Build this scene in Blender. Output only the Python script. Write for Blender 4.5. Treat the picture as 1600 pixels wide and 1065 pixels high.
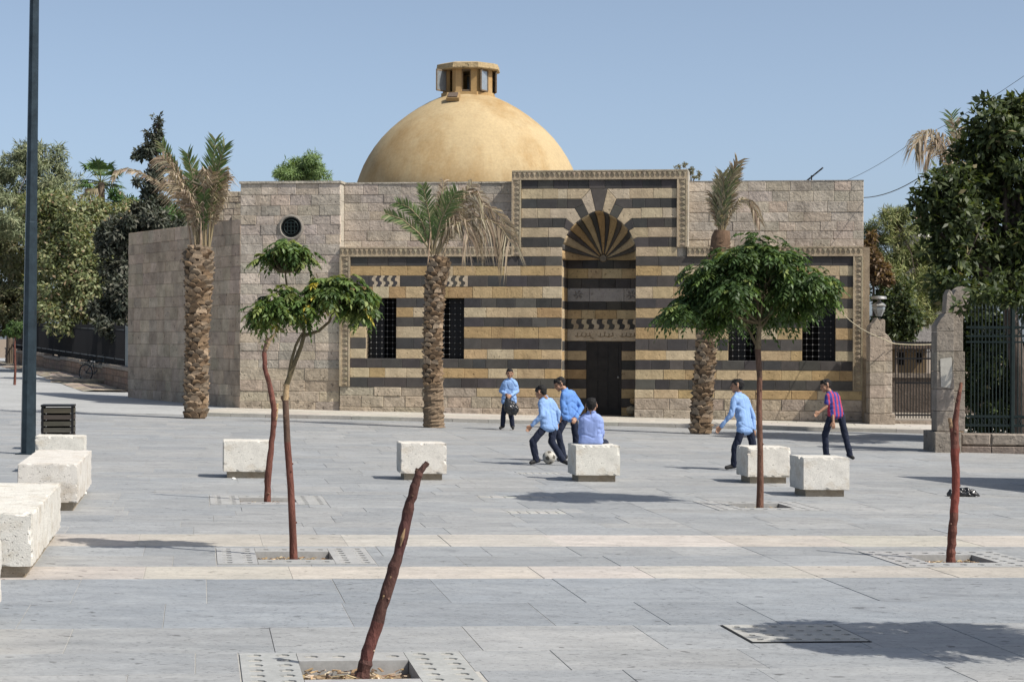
import bpy, bmesh, math, random
import numpy as np
from mathutils import Vector, Matrix, noise as mnoise
R = math.radians
rng = random.Random(7)
scene = bpy.context.scene
for o in list(bpy.data.objects): bpy.data.objects.remove(o)

# ------------------------------------------------------------------ camera
CAM_H, FOC, ROLL = 2.1, 3000.0, R(0.28)
cam = bpy.data.cameras.new('camera'); camo = bpy.data.objects.new('camera', cam)
scene.collection.objects.link(camo); scene.camera = camo
cam.sensor_width = 36; cam.lens = 36 * FOC / 1600; cam.clip_start = 0.1; cam.clip_end = 4000
camo.matrix_world = Matrix.Translation((0, 0, CAM_H)) @ Matrix.Rotation(R(90), 4, 'X') @ Matrix.Rotation(ROLL, 4, 'Z')

# ------------------------------------------------------------------ sky and sun
SUN_EL, SUN_A = R(50), R(27)          # sun on the right, a little on the camera's side
sun_dir = Vector((math.cos(SUN_EL) * math.cos(SUN_A), -math.cos(SUN_EL) * math.sin(SUN_A), math.sin(SUN_EL)))
world = bpy.data.worlds.new('World'); scene.world = world; world.use_nodes = True
wn = world.node_tree.nodes; wl = world.node_tree.links
sky = wn.new('ShaderNodeTexSky'); sky.sky_type = 'NISHITA'; sky.sun_disc = False
sky.sun_elevation = SUN_EL; sky.sun_rotation = R(117)
sky.air_density = 0.5; sky.dust_density = 1.9; sky.ozone_density = 3.0; sky.altitude = 0
hs = wn.new('ShaderNodeHueSaturation'); hs.inputs['Saturation'].default_value = 0.75; hs.inputs['Hue'].default_value = 0.488   # the photograph's milky summer sky
wl.new(sky.outputs[0], hs.inputs['Color']); wl.new(hs.outputs[0], wn['Background'].inputs[0]); wn['Background'].inputs[1].default_value = 0.12
sl = bpy.data.lights.new('sun', 'SUN'); sl.energy = 3.9; sl.angle = R(0.53); sl.color = (1.0, 0.95, 0.87)
so = bpy.data.objects.new('sun', sl); scene.collection.objects.link(so)
so.rotation_euler = sun_dir.to_track_quat('Z', 'Y').to_euler(); so.location = (30, -10, 40)
scene.view_settings.view_transform = 'Standard'; scene.view_settings.look = 'None'
scene.view_settings.exposure = 0.55; scene.view_settings.gamma = 1.0
scene.render.engine = 'CYCLES'

# ------------------------------------------------------------------ survey helpers
SL = 0.0134                             # the square falls gently to the right
def sray(px, py):
    a = (px - 800) / FOC; b = (532.5 - py) / FOC
    return a * math.cos(ROLL) - b * math.sin(ROLL), a * math.sin(ROLL) + b * math.cos(ROLL)
def P(px, py, Y):
    x, z = sray(px, py); return Vector((x * Y, Y, CAM_H + z * Y))
def sstep(a, b, x):
    t = min(1, max(0, (x - a) / (b - a))); return t * t * (3 - 2 * t)
def gz(x, y): return -SL * x
def rise(x, y): return 0.30 * sstep(9, 20, -x) * sstep(54, 82, y)
def G(px, py, h=0.0):                   # ray meets the square (or a level h above it)
    x, z = sray(px, py); t = (CAM_H - h) / (-z - SL * x)
    return Vector((x * t, t, h - SL * x * t))

# ------------------------------------------------------------------ object helpers
def link(o): scene.collection.objects.link(o); return o
def tag(o, label=None, cat=None, group=None, kind=None):
    if label: o['label'] = label
    if cat: o['category'] = cat
    if group: o['group'] = group
    if kind: o['kind'] = kind
    return o
def thing(name, label, cat, loc=(0, 0, 0), rz=0, group=None):
    o = link(bpy.data.objects.new(name, None)); o.empty_display_size = 0.2
    o.location = loc; o.rotation_euler = (0, 0, rz)
    return tag(o, label, cat, group)
def mesh_obj(name, me, mats, parent=None, off=None):
    for m in (mats if isinstance(mats, (list, tuple)) else [mats]): me.materials.append(m)
    o = link(bpy.data.objects.new(name, me))
    if parent is not None: o.parent = parent
    return o
class MB:
    def __init__(s): s.v = []; s.f = []; s.t = []; s.m = []; s.sm = []
    def add(s, vs, fs, tint=(1, 1, 1), mi=0, smooth=False):
        b = len(s.v); s.v += [tuple(v) for v in vs]
        for f in fs:
            s.f.append(tuple(i + b for i in f)); s.t.append(tint); s.m.append(mi); s.sm.append(smooth)
    def box(s, x0, x1, y0, y1, z0, z1, tint=(1, 1, 1), mi=0):
        s.add([(x0,y0,z0),(x1,y0,z0),(x1,y1,z0),(x0,y1,z0),(x0,y0,z1),(x1,y0,z1),(x1,y1,z1),(x0,y1,z1)],
              [(0,3,2,1),(4,5,6,7),(0,1,5,4),(1,2,6,5),(2,3,7,6),(3,0,4,7)], tint, mi)
    def obox(s, c, A, B, C, tint=(1, 1, 1), mi=0):     # centre and three half vectors
        c, A, B, C = map(Vector, (c, A, B, C))
        vs = [c-A-B-C, c+A-B-C, c+A+B-C, c-A+B-C, c-A-B+C, c+A-B+C, c+A+B+C, c-A+B+C]
        s.add(vs, [(0,3,2,1),(4,5,6,7),(0,1,5,4),(1,2,6,5),(2,3,7,6),(3,0,4,7)], tint, mi)
    def bar(s, p, q, w, h=None, tint=(1, 1, 1), mi=0, up=(0, 0, 1)):
        p, q = Vector(p), Vector(q); d = q - p
        if d.length < 1e-6: return
        dn = d.normalized(); up = Vector(up)
        if abs(dn.dot(up)) > .98: up = Vector((1, 0, 0))
        sx = dn.cross(up).normalized(); sy = sx.cross(dn)
        s.obox((p + q) / 2, sx * w / 2, d / 2, sy * (h or w) / 2, tint, mi)
    def tube(s, pts, rad, n=8, tint=(1, 1, 1), mi=0, cap=True, wob=0, tints=None):
        pts = [Vector(p) for p in pts]; rings = []
        for i, p in enumerate(pts):
            d = (pts[min(i+1, len(pts)-1)] - pts[max(i-1, 0)]).normalized()
            up = Vector((0, 1, 0)) if abs(d.y) < .9 else Vector((1, 0, 0))
            a = d.cross(up).normalized(); b = d.cross(a)
            r = rad[i] if isinstance(rad, (list, tuple)) else rad
            rings.append([p + (a * math.cos(k*2*math.pi/n) + b * math.sin(k*2*math.pi/n)) * r * (1 + (rng.uniform(-wob, wob) if wob else 0)) for k in range(n)])
        for i in range(len(rings) - 1):
            fs = [(k, (k+1) % n, n + (k+1) % n, n + k) for k in range(n)]
            s.add(rings[i] + rings[i+1], fs, tints[i] if tints else tint, mi, True)
        if cap:
            s.add(rings[0], [tuple(range(n))[::-1]], tint, mi); s.add(rings[-1], [tuple(range(n))], tints[-1] if tints else tint, mi)
    def lathe(s, prof, c=(0, 0, 0), n=32, tint=(1, 1, 1), mi=0, smooth=True, ph=0):
        c = Vector(c); rings = [[c + Vector((r*math.cos(2*math.pi*k/n+ph), r*math.sin(2*math.pi*k/n+ph), z)) for k in range(n)] for r, z in prof]
        for i in range(len(rings) - 1):
            s.add(rings[i] + rings[i+1], [(k, (k+1) % n, n+(k+1) % n, n+k) for k in range(n)], tint, mi, smooth)
    def build(s, name, mats, parent=None, world=False, weld=False):
        me = bpy.data.meshes.new(name)
        v = s.v
        if world and parent is not None:
            l = parent.location if parent.parent is None else parent.parent.location
            v = [(a - l.x, b - l.y, c - l.z) for a, b, c in v]
        me.from_pydata(v, [], s.f)
        at = me.attributes.new('tint', 'FLOAT_COLOR', 'FACE')
        at.data.foreach_set('color', [c for t in s.t for c in (t[0], t[1], t[2], 1.0)])
        me.polygons.foreach_set('material_index', s.m); me.polygons.foreach_set('use_smooth', s.sm)
        if weld:
            bm = bmesh.new(); bm.from_mesh(me); bmesh.ops.remove_doubles(bm, verts=bm.verts, dist=1e-5)
            bmesh.ops.recalc_face_normals(bm, faces=bm.faces); bm.to_mesh(me); bm.free()
        me.update()
        return mesh_obj(name, me, mats, parent)
def shared(name, me, parent, mw=None):
    o = link(bpy.data.objects.new(name, me)); o.parent = parent
    if mw is not None: o.matrix_local = mw
    return o
def jit(c, a): 
    k = 1 + rng.uniform(-a, a); return tuple(min(.95, x * k * (1 + rng.uniform(-a, a) * .25)) for x in c)
def area2(p): return sum(p[i][0]*p[(i+1) % len(p)][1] - p[(i+1) % len(p)][0]*p[i][1] for i in range(len(p))) / 2
def inset(p, d):
    n = len(p); out = []
    for i in range(n):
        a, b, c = Vector(p[i-1]), Vector(p[i]), Vector(p[(i+1) % n])
        e1 = (b - a).normalized(); e2 = (c - b).normalized()
        n1 = Vector((-e1.y, e1.x)); n2 = Vector((-e2.y, e2.x)); m = n1 + n2
        k = m.length_squared
        out.append(b + m * (2 * d / k) * (1 if k < .3 else 1) if k > .3 else b + n1 * d)
    return out
class Frame:                            # a wall or floor plane: a along, b up, n outward
    def __init__(s, o, A, B): s.o = Vector(o); s.A = Vector(A); s.B = Vector(B); s.N = s.A.cross(s.B).normalized()
    def at(s, a, b, n=0): return s.o + s.A * a + s.B * b + s.N * n
def block_geo(mb, fr, poly, n, tint, thick=.09, gap=.009, ch=.007, mi=0):
    poly = [(float(a), float(b)) for a, b in poly]
    if area2(poly) < 0: poly = poly[::-1]
    p1 = inset(poly, gap / 2); p2 = inset(poly, gap / 2 + ch); k = len(poly)
    vs = [fr.at(a, b, n - thick) for a, b in p1] + [fr.at(a, b, n - ch) for a, b in p1] + [fr.at(a, b, n) for a, b in p2]
    fs = [tuple(range(2*k, 3*k))]
    for i in range(k):
        j = (i + 1) % k; fs += [(i, j, k+j, k+i), (k+i, k+j, 2*k+j, 2*k+i)]
    mb.add(vs, fs, tint, mi)
def block(name, parent, m, fr, poly, n, tint, **kw):
    mb = MB(); block_geo(mb, fr, poly, n, tint, **kw); return mb.build(name, m, parent)
def splits(a0, a1, lo, hi):
    xs = [a0]
    while True:
        w = rng.uniform(lo, hi)
        if xs[-1] + w > a1 - lo * .6: break
        xs.append(xs[-1] + w)
    xs.append(a1); return xs
def subtract(spans, c0, c1):
    out = []
    for a, b in spans:
        if c1 <= a or c0 >= b: out.append((a, b)); continue
        if c0 - a > .03: out.append((a, c0))
        if b - c1 > .03: out.append((c1, b))
    return out

# ------------------------------------------------------------------ materials
def new_mat(name):
    m = bpy.data.materials.new(name); m.use_nodes = True
    nt = m.node_tree; return m, nt, nt.nodes['Principled BSDF']
def nd(nt, t, **kw):
    n = nt.nodes.new(t)
    for k, v in kw.items(): setattr(n, k, v)
    return n
def mapped(nt, scale=(1, 1, 1), rot=0):
    tc = nd(nt, 'ShaderNodeTexCoord'); mp = nd(nt, 'ShaderNodeMapping')
    mp.inputs['Scale'].default_value = scale; mp.inputs['Rotation'].default_value = (0, 0, rot)
    nt.links.new(tc.outputs['Object'], mp.inputs[0]); return mp.outputs[0]
def noisev(nt, vec, sc, det=6, rough=.6, dist=0):
    n = nd(nt, 'ShaderNodeTexNoise'); n.inputs['Scale'].default_value = sc; n.inputs['Detail'].default_value = det
    n.inputs['Roughness'].default_value = rough; n.inputs['Distortion'].default_value = dist
    nt.links.new(vec, n.inputs['Vector']); return n.outputs['Fac']
def ramp(nt, fac, stops):
    r = nd(nt, 'ShaderNodeValToRGB'); e = r.color_ramp.elements
    while len(e) < len(stops): e.new(.5)
    for x, (p, c) in zip(e, stops): x.position = p; x.color = (*c, 1) if len(c) == 3 else c
    nt.links.new(fac, r.inputs[0]); return r.outputs[0]
def mix(nt, a, b, fac, mode='MIX'):
    n = nd(nt, 'ShaderNodeMix', data_type='RGBA', blend_type=mode)
    for sock, val in ((n.inputs[6], a), (n.inputs[7], b), (n.inputs[0], fac)):
        if isinstance(val, (int, float)): sock.default_value = val
        elif isinstance(val, tuple): sock.default_value = (*val, 1)
        else: nt.links.new(val, sock)
    return n.outputs[2]
def bump(nt, bsdf, h, strength, dist=.02, prev=None):
    b = nd(nt, 'ShaderNodeBump'); b.inputs['Strength'].default_value = strength; b.inputs['Distance'].default_value = dist
    nt.links.new(h, b.inputs['Height'])
    if prev is not None: nt.links.new(prev, b.inputs['Normal'])
    nt.links.new(b.outputs[0], bsdf.inputs['Normal']); return b.outputs[0]
def g3(v): return (v, v, v)
def stone_mat(name, col=(1, 1, 1), var=.35, vs=3.0, fine=30, fb=.35, big=0, bigs=5, rough=.88, scale=(1, 1, 1), rot=0, pits=0, stain=None, spec=.25, scuff=0):
    m, nt, b = new_mat(name)
    at = nd(nt, 'ShaderNodeAttribute', attribute_name='tint'); vec = mapped(nt, scale, rot)
    c = mix(nt, at.outputs['Color'], col, 1.0, 'MULTIPLY')
    c = mix(nt, c, ramp(nt, noisev(nt, vec, vs, 8, .65), [(.25, g3(1 - var)), (.75, g3(1 + var * .55))]), 1.0, 'MULTIPLY')
    f = noisev(nt, vec, fine, 5, .7)
    c = mix(nt, c, ramp(nt, f, [(.3, g3(.8)), (.7, g3(1.1))]), .8, 'MULTIPLY')
    if stain:
        sc, colr, amt, lo, hi, stretch = stain
        sv = mapped(nt, stretch, rot)
        c = mix(nt, c, colr, ramp(nt, noisev(nt, sv, sc, 7, .7), [(lo, g3(0)), (hi, g3(amt))]), 'MULTIPLY')
    if scuff:                             # pale foot-wear and dark drips of their own shape
        sv = mapped(nt, (1, 1.5, 1), rot)
        c = mix(nt, c, (1.16, 1.15, 1.13), ramp(nt, noisev(nt, sv, 1.1, 10, .75, .6), [(.49, g3(0)), (.66, g3(scuff))]), 'MULTIPLY')
        c = mix(nt, c, (.60, .60, .61), ramp(nt, noisev(nt, sv, 1.7, 12, .8, 1.2), [(.54, g3(0)), (.70, g3(scuff))]), 'MULTIPLY')
        c = mix(nt, c, (.35, .34, .33), ramp(nt, noisev(nt, sv, 7, 2, .4), [(.70, g3(0)), (.73, g3(scuff))]), 'MULTIPLY')
    nrm = bump(nt, b, f, fb, .012)
    if pits:
        v = noisev(nt, vec, pits, 3, .5)
        pr = ramp(nt, v, [(.30, g3(0)), (.38, g3(1))])
        c = mix(nt, c, ramp(nt, v, [(.29, g3(.5)), (.37, g3(1))]), 1.0, 'MULTIPLY')
        nrm = bump(nt, b, pr, .6, .012, nrm)
    if big:
        nrm = bump(nt, b, noisev(nt, vec, bigs, 4, .6, .4), big, .05, nrm)
    nt.links.new(c, b.inputs['Base Color']); b.inputs['Roughness'].default_value = rough
    b.inputs['Specular IOR Level'].default_value = spec
    return m
def plain_mat(name, col, rough=.6, metal=0, var=.15, vs=8, bmp=.1, bs=40, spec=.4, tint=False):
    m, nt, b = new_mat(name); vec = mapped(nt)
    n = noisev(nt, vec, vs, 6, .65)
    base = col
    if tint: base = mix(nt, nd(nt, 'ShaderNodeAttribute', attribute_name='tint').outputs['Color'], col, 1.0, 'MULTIPLY')
    c = mix(nt, base, ramp(nt, n, [(.3, g3(1 - var)), (.7, g3(1 + var))]), 1.0, 'MULTIPLY')
    nt.links.new(c, b.inputs['Base Color']); b.inputs['Roughness'].default_value = rough; b.inputs['Metallic'].default_value = metal
    b.inputs['Specular IOR Level'].default_value = spec
    if bmp: bump(nt, b, noisev(nt, vec, bs, 4, .6), bmp, .01)
    return m
def leaf_mat(name, rough=.5, trans=.35, spec=.3):
    m, nt, b = new_mat(name)
    at = nd(nt, 'ShaderNodeAttribute', attribute_name='tint')
    nt.links.new(at.outputs['Color'], b.inputs['Base Color']); b.inputs['Roughness'].default_value = rough
    b.inputs['Specular IOR Level'].default_value = spec
    t = nd(nt, 'ShaderNodeBsdfTranslucent'); c2 = mix(nt, at.outputs['Color'], (1.0, 1.0, .45), 1.0, 'MULTIPLY')
    nt.links.new(c2, t.inputs[0]); mx = nd(nt, 'ShaderNodeMixShader'); mx.inputs[0].default_value = trans
    nt.links.new(b.outputs[0], mx.inputs[1]); nt.links.new(t.outputs[0], mx.inputs[2])
    nt.links.new(mx.outputs[0], nt.nodes['Material Output'].inputs[0]); return m
PSI = math.atan(0.163)                  # the paving grid is turned from the facade
M = {}
M['slab'] = stone_mat('paving_stone', scuff=.8, var=.22, vs=2.4, fine=22, fb=.2, pits=26, scale=(.8, 2.0, 1), rot=-PSI, rough=.62, spec=.35,
                      stain=(.5, (.76, .80, .84), .75, .48, .76, (.35, 1.6, 1)))
M['paver'] = stone_mat('kerb_stone', var=.2, vs=3, fine=20, fb=.15, rough=.8)
M['bench'] = stone_mat('bench_limestone', var=.16, vs=5, fine=60, fb=.5, pits=45, rough=.9, stain=(2.6, (.62, .52, .40), .85, .5, .74, (1, 1, 1.6)))
M['basalt'] = stone_mat('basalt', var=.3, vs=4, fine=40, fb=.25, rough=.8, stain=(2.5, (1.6, 1.5, 1.4), .5, .55, .8, (1, 1, .4)))
M['lime'] = stone_mat('yellow_limestone', var=.30, vs=3.4, fine=24, fb=.6, pits=13, rough=.92, big=.3, bigs=9, stain=(1.3, (.62, .58, .54), .8, .52, .78, (1, 1, .4)))
M['grey'] = stone_mat('weathered_limestone', var=.42, vs=2.6, fine=20, fb=.7, big=.6, bigs=8, pits=11, rough=.94, stain=(.9, (.60, .57, .55), .8, .5, .76, (1, 1, .35)))
M['rough'] = stone_mat('rough_limestone', var=.4, vs=3.5, fine=18, fb=.8, big=.8, bigs=6, pits=9, rough=.95)
M['mortar'] = stone_mat('mortar', var=.2, vs=6, fine=40, fb=.3)
M['carved'] = stone_mat('carved_limestone', var=.35, vs=4, fine=25, fb=.8, rough=.92, stain=(1.2, (.55, .52, .5), .9, .48, .75, (1, 1, .6)))
M['ground'] = stone_mat('dusty_earth', var=.35, vs=.8, fine=6, fb=.5, rough=.95)
M['street'] = stone_mat('street_paving', var=.2, vs=.6, fine=8, fb=.2, rough=.8)
M['iron'] = plain_mat('black_iron', (.012, .012, .013), .5, .3)
M['iron_green'] = plain_mat('green_painted_iron', (.012, .022, .021), .45, .2, var=.3)
M['dark'] = plain_mat('dark_interior', (.006, .006, .006), .9, 0, spec=.1)
M['door'] = plain_mat('old_door_metal', (.022, .019, .017), .6, .2, var=.4, vs=5)
M['ochre'] = stone_mat('ochre_plaster', var=.12, vs=1.3, fine=14, fb=.12, rough=.85, stain=(.45, (.62, .45, .22), .85, .46, .72, (1, 1, .5)))
M['pole'] = plain_mat('pole_paint', (.030, .045, .055), .38, .5, var=.35, vs=6, bmp=.15)
M['leaf'] = leaf_mat('leaf'); M['frond'] = leaf_mat('frond', .55, .2); M['needle'] = leaf_mat('needle', .6, .15)
M['bark'] = stone_mat('bark', var=.5, vs=9, fine=40, fb=.8, big=.5, bigs=14, scale=(1, 1, .45), rough=.9)
M['stem'] = stone_mat('smooth_red_bark', var=.55, vs=12, fine=45, fb=.9, scale=(1, 1, .35), rough=.85, spec=.2, big=.5, bigs=22, stain=(5, (1.9, 1.8, 1.7), .6, .58, .75, (1, 1, .5)))
M['boot'] = stone_mat('palm_boot', var=.45, vs=12, fine=50, fb=.8, scale=(1, 1, .5), rough=.9)
M['metal'] = plain_mat('dull_metal', (.28, .28, .27), .5, .6)
M['wood'] = stone_mat('weathered_wood', var=.4, vs=6, fine=30, fb=.4, scale=(.3, .3, 3), rough=.75)
M['rubber'] = plain_mat('black_rubber', (.015, .015, .015), .7)
M['cloth'] = stone_mat('shirt_cloth', var=.12, vs=6, fine=90, fb=.12, rough=.9)
M['denim'] = stone_mat('navy_trousers', var=.25, vs=8, fine=120, fb=.15, rough=.9)
M['skin'] = plain_mat('skin', (.31, .17, .105), .55, var=.08, bmp=0)
M['hair'] = plain_mat('black_hair', (.006, .005, .0045), .8, var=.4, vs=60, bmp=.6, bs=120)
M['plastic'] = plain_mat('black_plastic', (.012, .012, .013), .28, var=.2, bmp=.25, bs=30, spec=.6)
M['ball'] = plain_mat('ball_leather', (.42, .40, .35), .6, tint=True, var=.15)
M['glass'] = plain_mat('window_glass', (.30, .33, .35), .12, .4, bmp=0)
M['boss'] = plain_mat('worn_iron', (.16, .16, .155), .45, .5)
M['litter'] = plain_mat('litter_paper', (.7, .68, .62), .8, tint=True)
M['cable'] = plain_mat('cable', (.5, .48, .42), .6, tint=True)

# ================================================================== SETTING
cP, sP = math.cos(PSI), math.sin(PSI)
FLOOR = Frame((0, 0, 0), (cP, sP, -SL * cP), (-sP, cP, SL * sP))
def grid(p): return (p.x * cP + p.y * sP, -p.x * sP + p.y * cP)       # world -> paving grid
def ungrid(a, b, h=0): return FLOOR.at(a, b, h)
TH = math.atan(0.136); ORG = Vector((2.43, 52.0, 0))
uV = Vector((math.cos(TH), -math.sin(TH), 0)); vV = Vector((math.sin(TH), math.cos(TH), 0))
def F(px, py, v=0.0):                   # ray meets the building plane v metres behind the striped face -> (u, w)
    x, z = sray(px, py); d = Vector((x, 1, z)); t = (ORG.dot(vV) + v) / d.dot(vV)
    p = d * t; return ((p - ORG).dot(uV), CAM_H + z * t)
def Bw(u, v, w): return ORG + uV * u + vV * v + Vector((0, 0, w))      # building -> world
def toB(p): d = Vector(p) - ORG; return (d.dot(uV), d.dot(vV), p[2])

# ground sheet, to the horizon
mb = MB()
xs = [-2000, -600, -200, -90, -60, -45, -36, -30, -26, -22, -18, -15, -12, -9, 0, 12, 30, 80, 300, 2000]
ys = [-200, -20, 0, 20, 40, 50, 54, 58, 63, 68, 73, 78, 83, 90, 110, 150, 300, 900, 3500]
def hz(x, y): return -SL * max(-40, min(40, x)) + rise(x, y) - .14
idx = {}
for j, y in enumerate(ys):
    for i, x in enumerate(xs): idx[i, j] = len(mb.v); mb.v.append((x, y, hz(x, y)))
for j in range(len(ys) - 1):
    for i in range(len(xs) - 1):
        mb.f.append((idx[i, j], idx[i+1, j], idx[i+1, j+1], idx[i, j+1])); mb.t.append((.24, .19, .14)); mb.m.append(0); mb.sm.append(False)
tag(mb.build('ground', M['ground']), kind='structure')

# tree pits and covers in the paving (grid coordinates a, b)
pits = []                               # (name, trunk foot px, plate half sizes)
for key, px, py in (('front', 566, 1050), ('leafy', 459, 868), ('bare', 418, 781), ('dome', 1187, 790), ('right', 1486, 873)):
    a, b = grid(G(px, py)); pits.append((key, a, b))
PW, PD, OW, OD = .74, .68, .36, .34     # half sizes of plate and opening
front_a, front_b = pits[0][1:]
pits[0] = ('front', front_a - .02, front_b + .08)
ca, cb = grid(G(1241, 989)); 
plates = [('holed', ca, cb, .45, .42), ('slot', *grid(G(806, 776)), .53, .14), ('slot', *grid(G(838, 800)), .36, .16), ('slot', *grid(G(842, 739)), .34, .14)]
keep_out = [(a - PW, a + PW, b - PD, b + PD) for _, a, b in pits] + [(a - w, a + w, b - d, b + d) for _, a, b, w, d in plates]
def clip_rect(rects, k):
    out = []
    for (a0, a1, b0, b1) in rects:
        k0, k1, l0, l1 = k
        if k1 <= a0 or k0 >= a1 or l1 <= b0 or l0 >= b1: out.append((a0, a1, b0, b1)); continue
        if k0 > a0: out.append((a0, k0, b0, b1))
        if k1 < a1: out.append((k1, a1, b0, b1))
        m0, m1 = max(a0, k0), min(a1, k1)
        if l0 > b0: out.append((m0, m1, b0, l0))
        if l1 < b1: out.append((m0, m1, l1, b1))
    return [r for r in out if r[1] - r[0] > .03 and r[3] - r[2] > .03]
plaza = thing('plaza', None, None); tag(plaza, kind='structure')
rows = [grid(G(800, y))[1] for y in (1015, 977, 903, 884, 853, 835)]
rb = [rows[0]]
while rb[0] > 7.5: rb.insert(0, rb[0] - rng.choice([.55, .8, 1.0]))
mid = (rows[1] + rows[2]) / 2
rb += [rows[1], (rows[1] * .55 + rows[2] * .45), rows[2], rows[3], (rows[3] + rows[4]) / 2, rows[4], rows[5]]
while rb[-1] < 56: rb.append(rb[-1] + rng.choice([.55, .8, .8, 1.0]))
long_a = grid(G(1288, 904))[0]; long2 = grid(G(930, 985))[0]
rects = []
for b0, b1 in zip(rb[:-1], rb[1:]):
    bc = (b0 + b1) / 2
    beige = (abs(b0 - rows[2]) < .01) or (abs(b0 - rows[4]) < .01)
    yy = bc; aL = -.36 * yy - 3 + yy * .163; aR = .34 * yy + 4 + yy * .163
    joints = []
    for lo, hi in ((aL, long_a), (long_a, aR)):
        joints += splits(lo, hi, .85, 1.5)[:-1]
    joints.append(aR)
    for a0, a1 in zip(joints[:-1], joints[1:]):
        p = ungrid((a0 + a1) / 2, bc)
        if toB(p)[1] > -2.6: continue
        if beige: t = jit(rng.choice([(.46, .425, .37), (.43, .395, .35), (.48, .445, .395)]), .05)
        else:
            base = rng.choice([(.305, .309, .306), (.296, .303, .304), (.313, .314, .308), (.288, .297, .301)])
            if rows[1] < bc < rows[2]: base = (.262, .278, .292)
            kk = 1 + rng.uniform(-.07, .07); t = tuple(c * kk for c in base)
        rr = [(a0, a1, b0, b1)]
        for k in keep_out: rr = clip_rect(rr, k)
        for r in rr: rects.append((p.y, r, t))
rects.sort(key=lambda r: r[0])
rest = MB()
vis = 0
for Y, (a0, a1, b0, b1), t in rects:
    p = ungrid((a0 + a1) / 2, (b0 + b1) / 2); px = 800 + FOC * p.x / p.y; py = 532 + CAM_H * FOC / p.y
    poly = [(a0, b0), (a1, b0), (a1, b1), (a0, b1)]; n = rng.uniform(-.0025, .0015)
    g = .0045 if Y < 20 else .004
    if -60 < px < 1660 and py < 1110 and vis < 295:
        vis += 1; block('paving_slab', plaza, M['slab'], FLOOR, poly, n, t, thick=.10, gap=g, ch=.002)
    else: block_geo(rest, FLOOR, poly, n, t, thick=.05, gap=g, ch=.002)
tag(rest.build('paving_slab_field', M['slab'], plaza), kind='stuff')
bed = MB(); bed.add([ungrid(-40, 5, -.032), ungrid(40, 5, -.032), ungrid(40, 12, -.032), ungrid(-40, 12, -.032)], [(0, 1, 2, 3)], (.3, .27, .22))
joint_rects = [(-30.0, 34.0, 6.0, 58.0)]
for _, a, b in pits: joint_rects = clip_rect(joint_rects, (a - OW - .02, a + OW + .02, b - OD - .02, b + OD + .02))
bed = MB()
for a0, a1, b0, b1 in joint_rects:
    bed.add([ungrid(a0, b0, -.0045), ungrid(a1, b0, -.0045), ungrid(a1, b1, -.0045), ungrid(a0, b1, -.0045)], [(0, 1, 2, 3)], (.40, .385, .35))
bed.build('joint_sand', M['mortar'], plaza)

# perforated plates round the trees
def holed(mb, a0, a1, b0, b1, na, nb, top, tint, hole=.28):
    for i in range(na):
        for j in range(nb):
            x0 = a0 + (a1 - a0) * i / na; x1 = a0 + (a1 - a0) * (i+1) / na; y0 = b0 + (b1 - b0) * j / nb; y1 = b0 + (b1 - b0) * (j+1) / nb
            cx, cy = (x0 + x1) / 2, (y0 + y1) / 2; r = hole * min(x1 - x0, y1 - y0)
            sq = [(x1, cy), (x1, y1), (cx, y1), (x0, y1), (x0, cy), (x0, y0), (cx, y0), (x1, y0)]
            ci = [(cx + r * math.cos(k * math.pi / 4), cy + r * math.sin(k * math.pi / 4)) for k in range(8)]
            vs = [FLOOR.at(*p, top) for p in sq] + [FLOOR.at(*p, top) for p in ci] + [FLOOR.at(*p, top - .045) for p in ci]
            fs = []
            for k in range(8):
                l = (k + 1) % 8; fs += [(k, l, 8 + l, 8 + k), (8 + k, 8 + l, 16 + l, 16 + k)]
            mb.add(vs, fs, tint); mb.add([FLOOR.at(*p, top - .044) for p in ci], [tuple(range(8))], (.02, .02, .02))
def quadf(mb, a0, a1, b0, b1, h, t): mb.add([FLOOR.at(a0, b0, h), FLOOR.at(a1, b0, h), FLOOR.at(a1, b1, h), FLOOR.at(a0, b1, h)], [(0, 1, 2, 3)], t)
pit_labels = {'front': 'pale stone tree grate around the leaning bare trunk in the foreground',
              'leafy': 'pale stone tree grate under the forked leafy tree between the beige bands',
              'bare': 'pale stone tree grate under the crooked bare trunk beside the forked tree',
              'dome': 'pale stone tree grate under the round-crowned tree before the striped facade',
              'right': 'pale stone tree grate under the red bare trunk at the right'}
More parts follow.
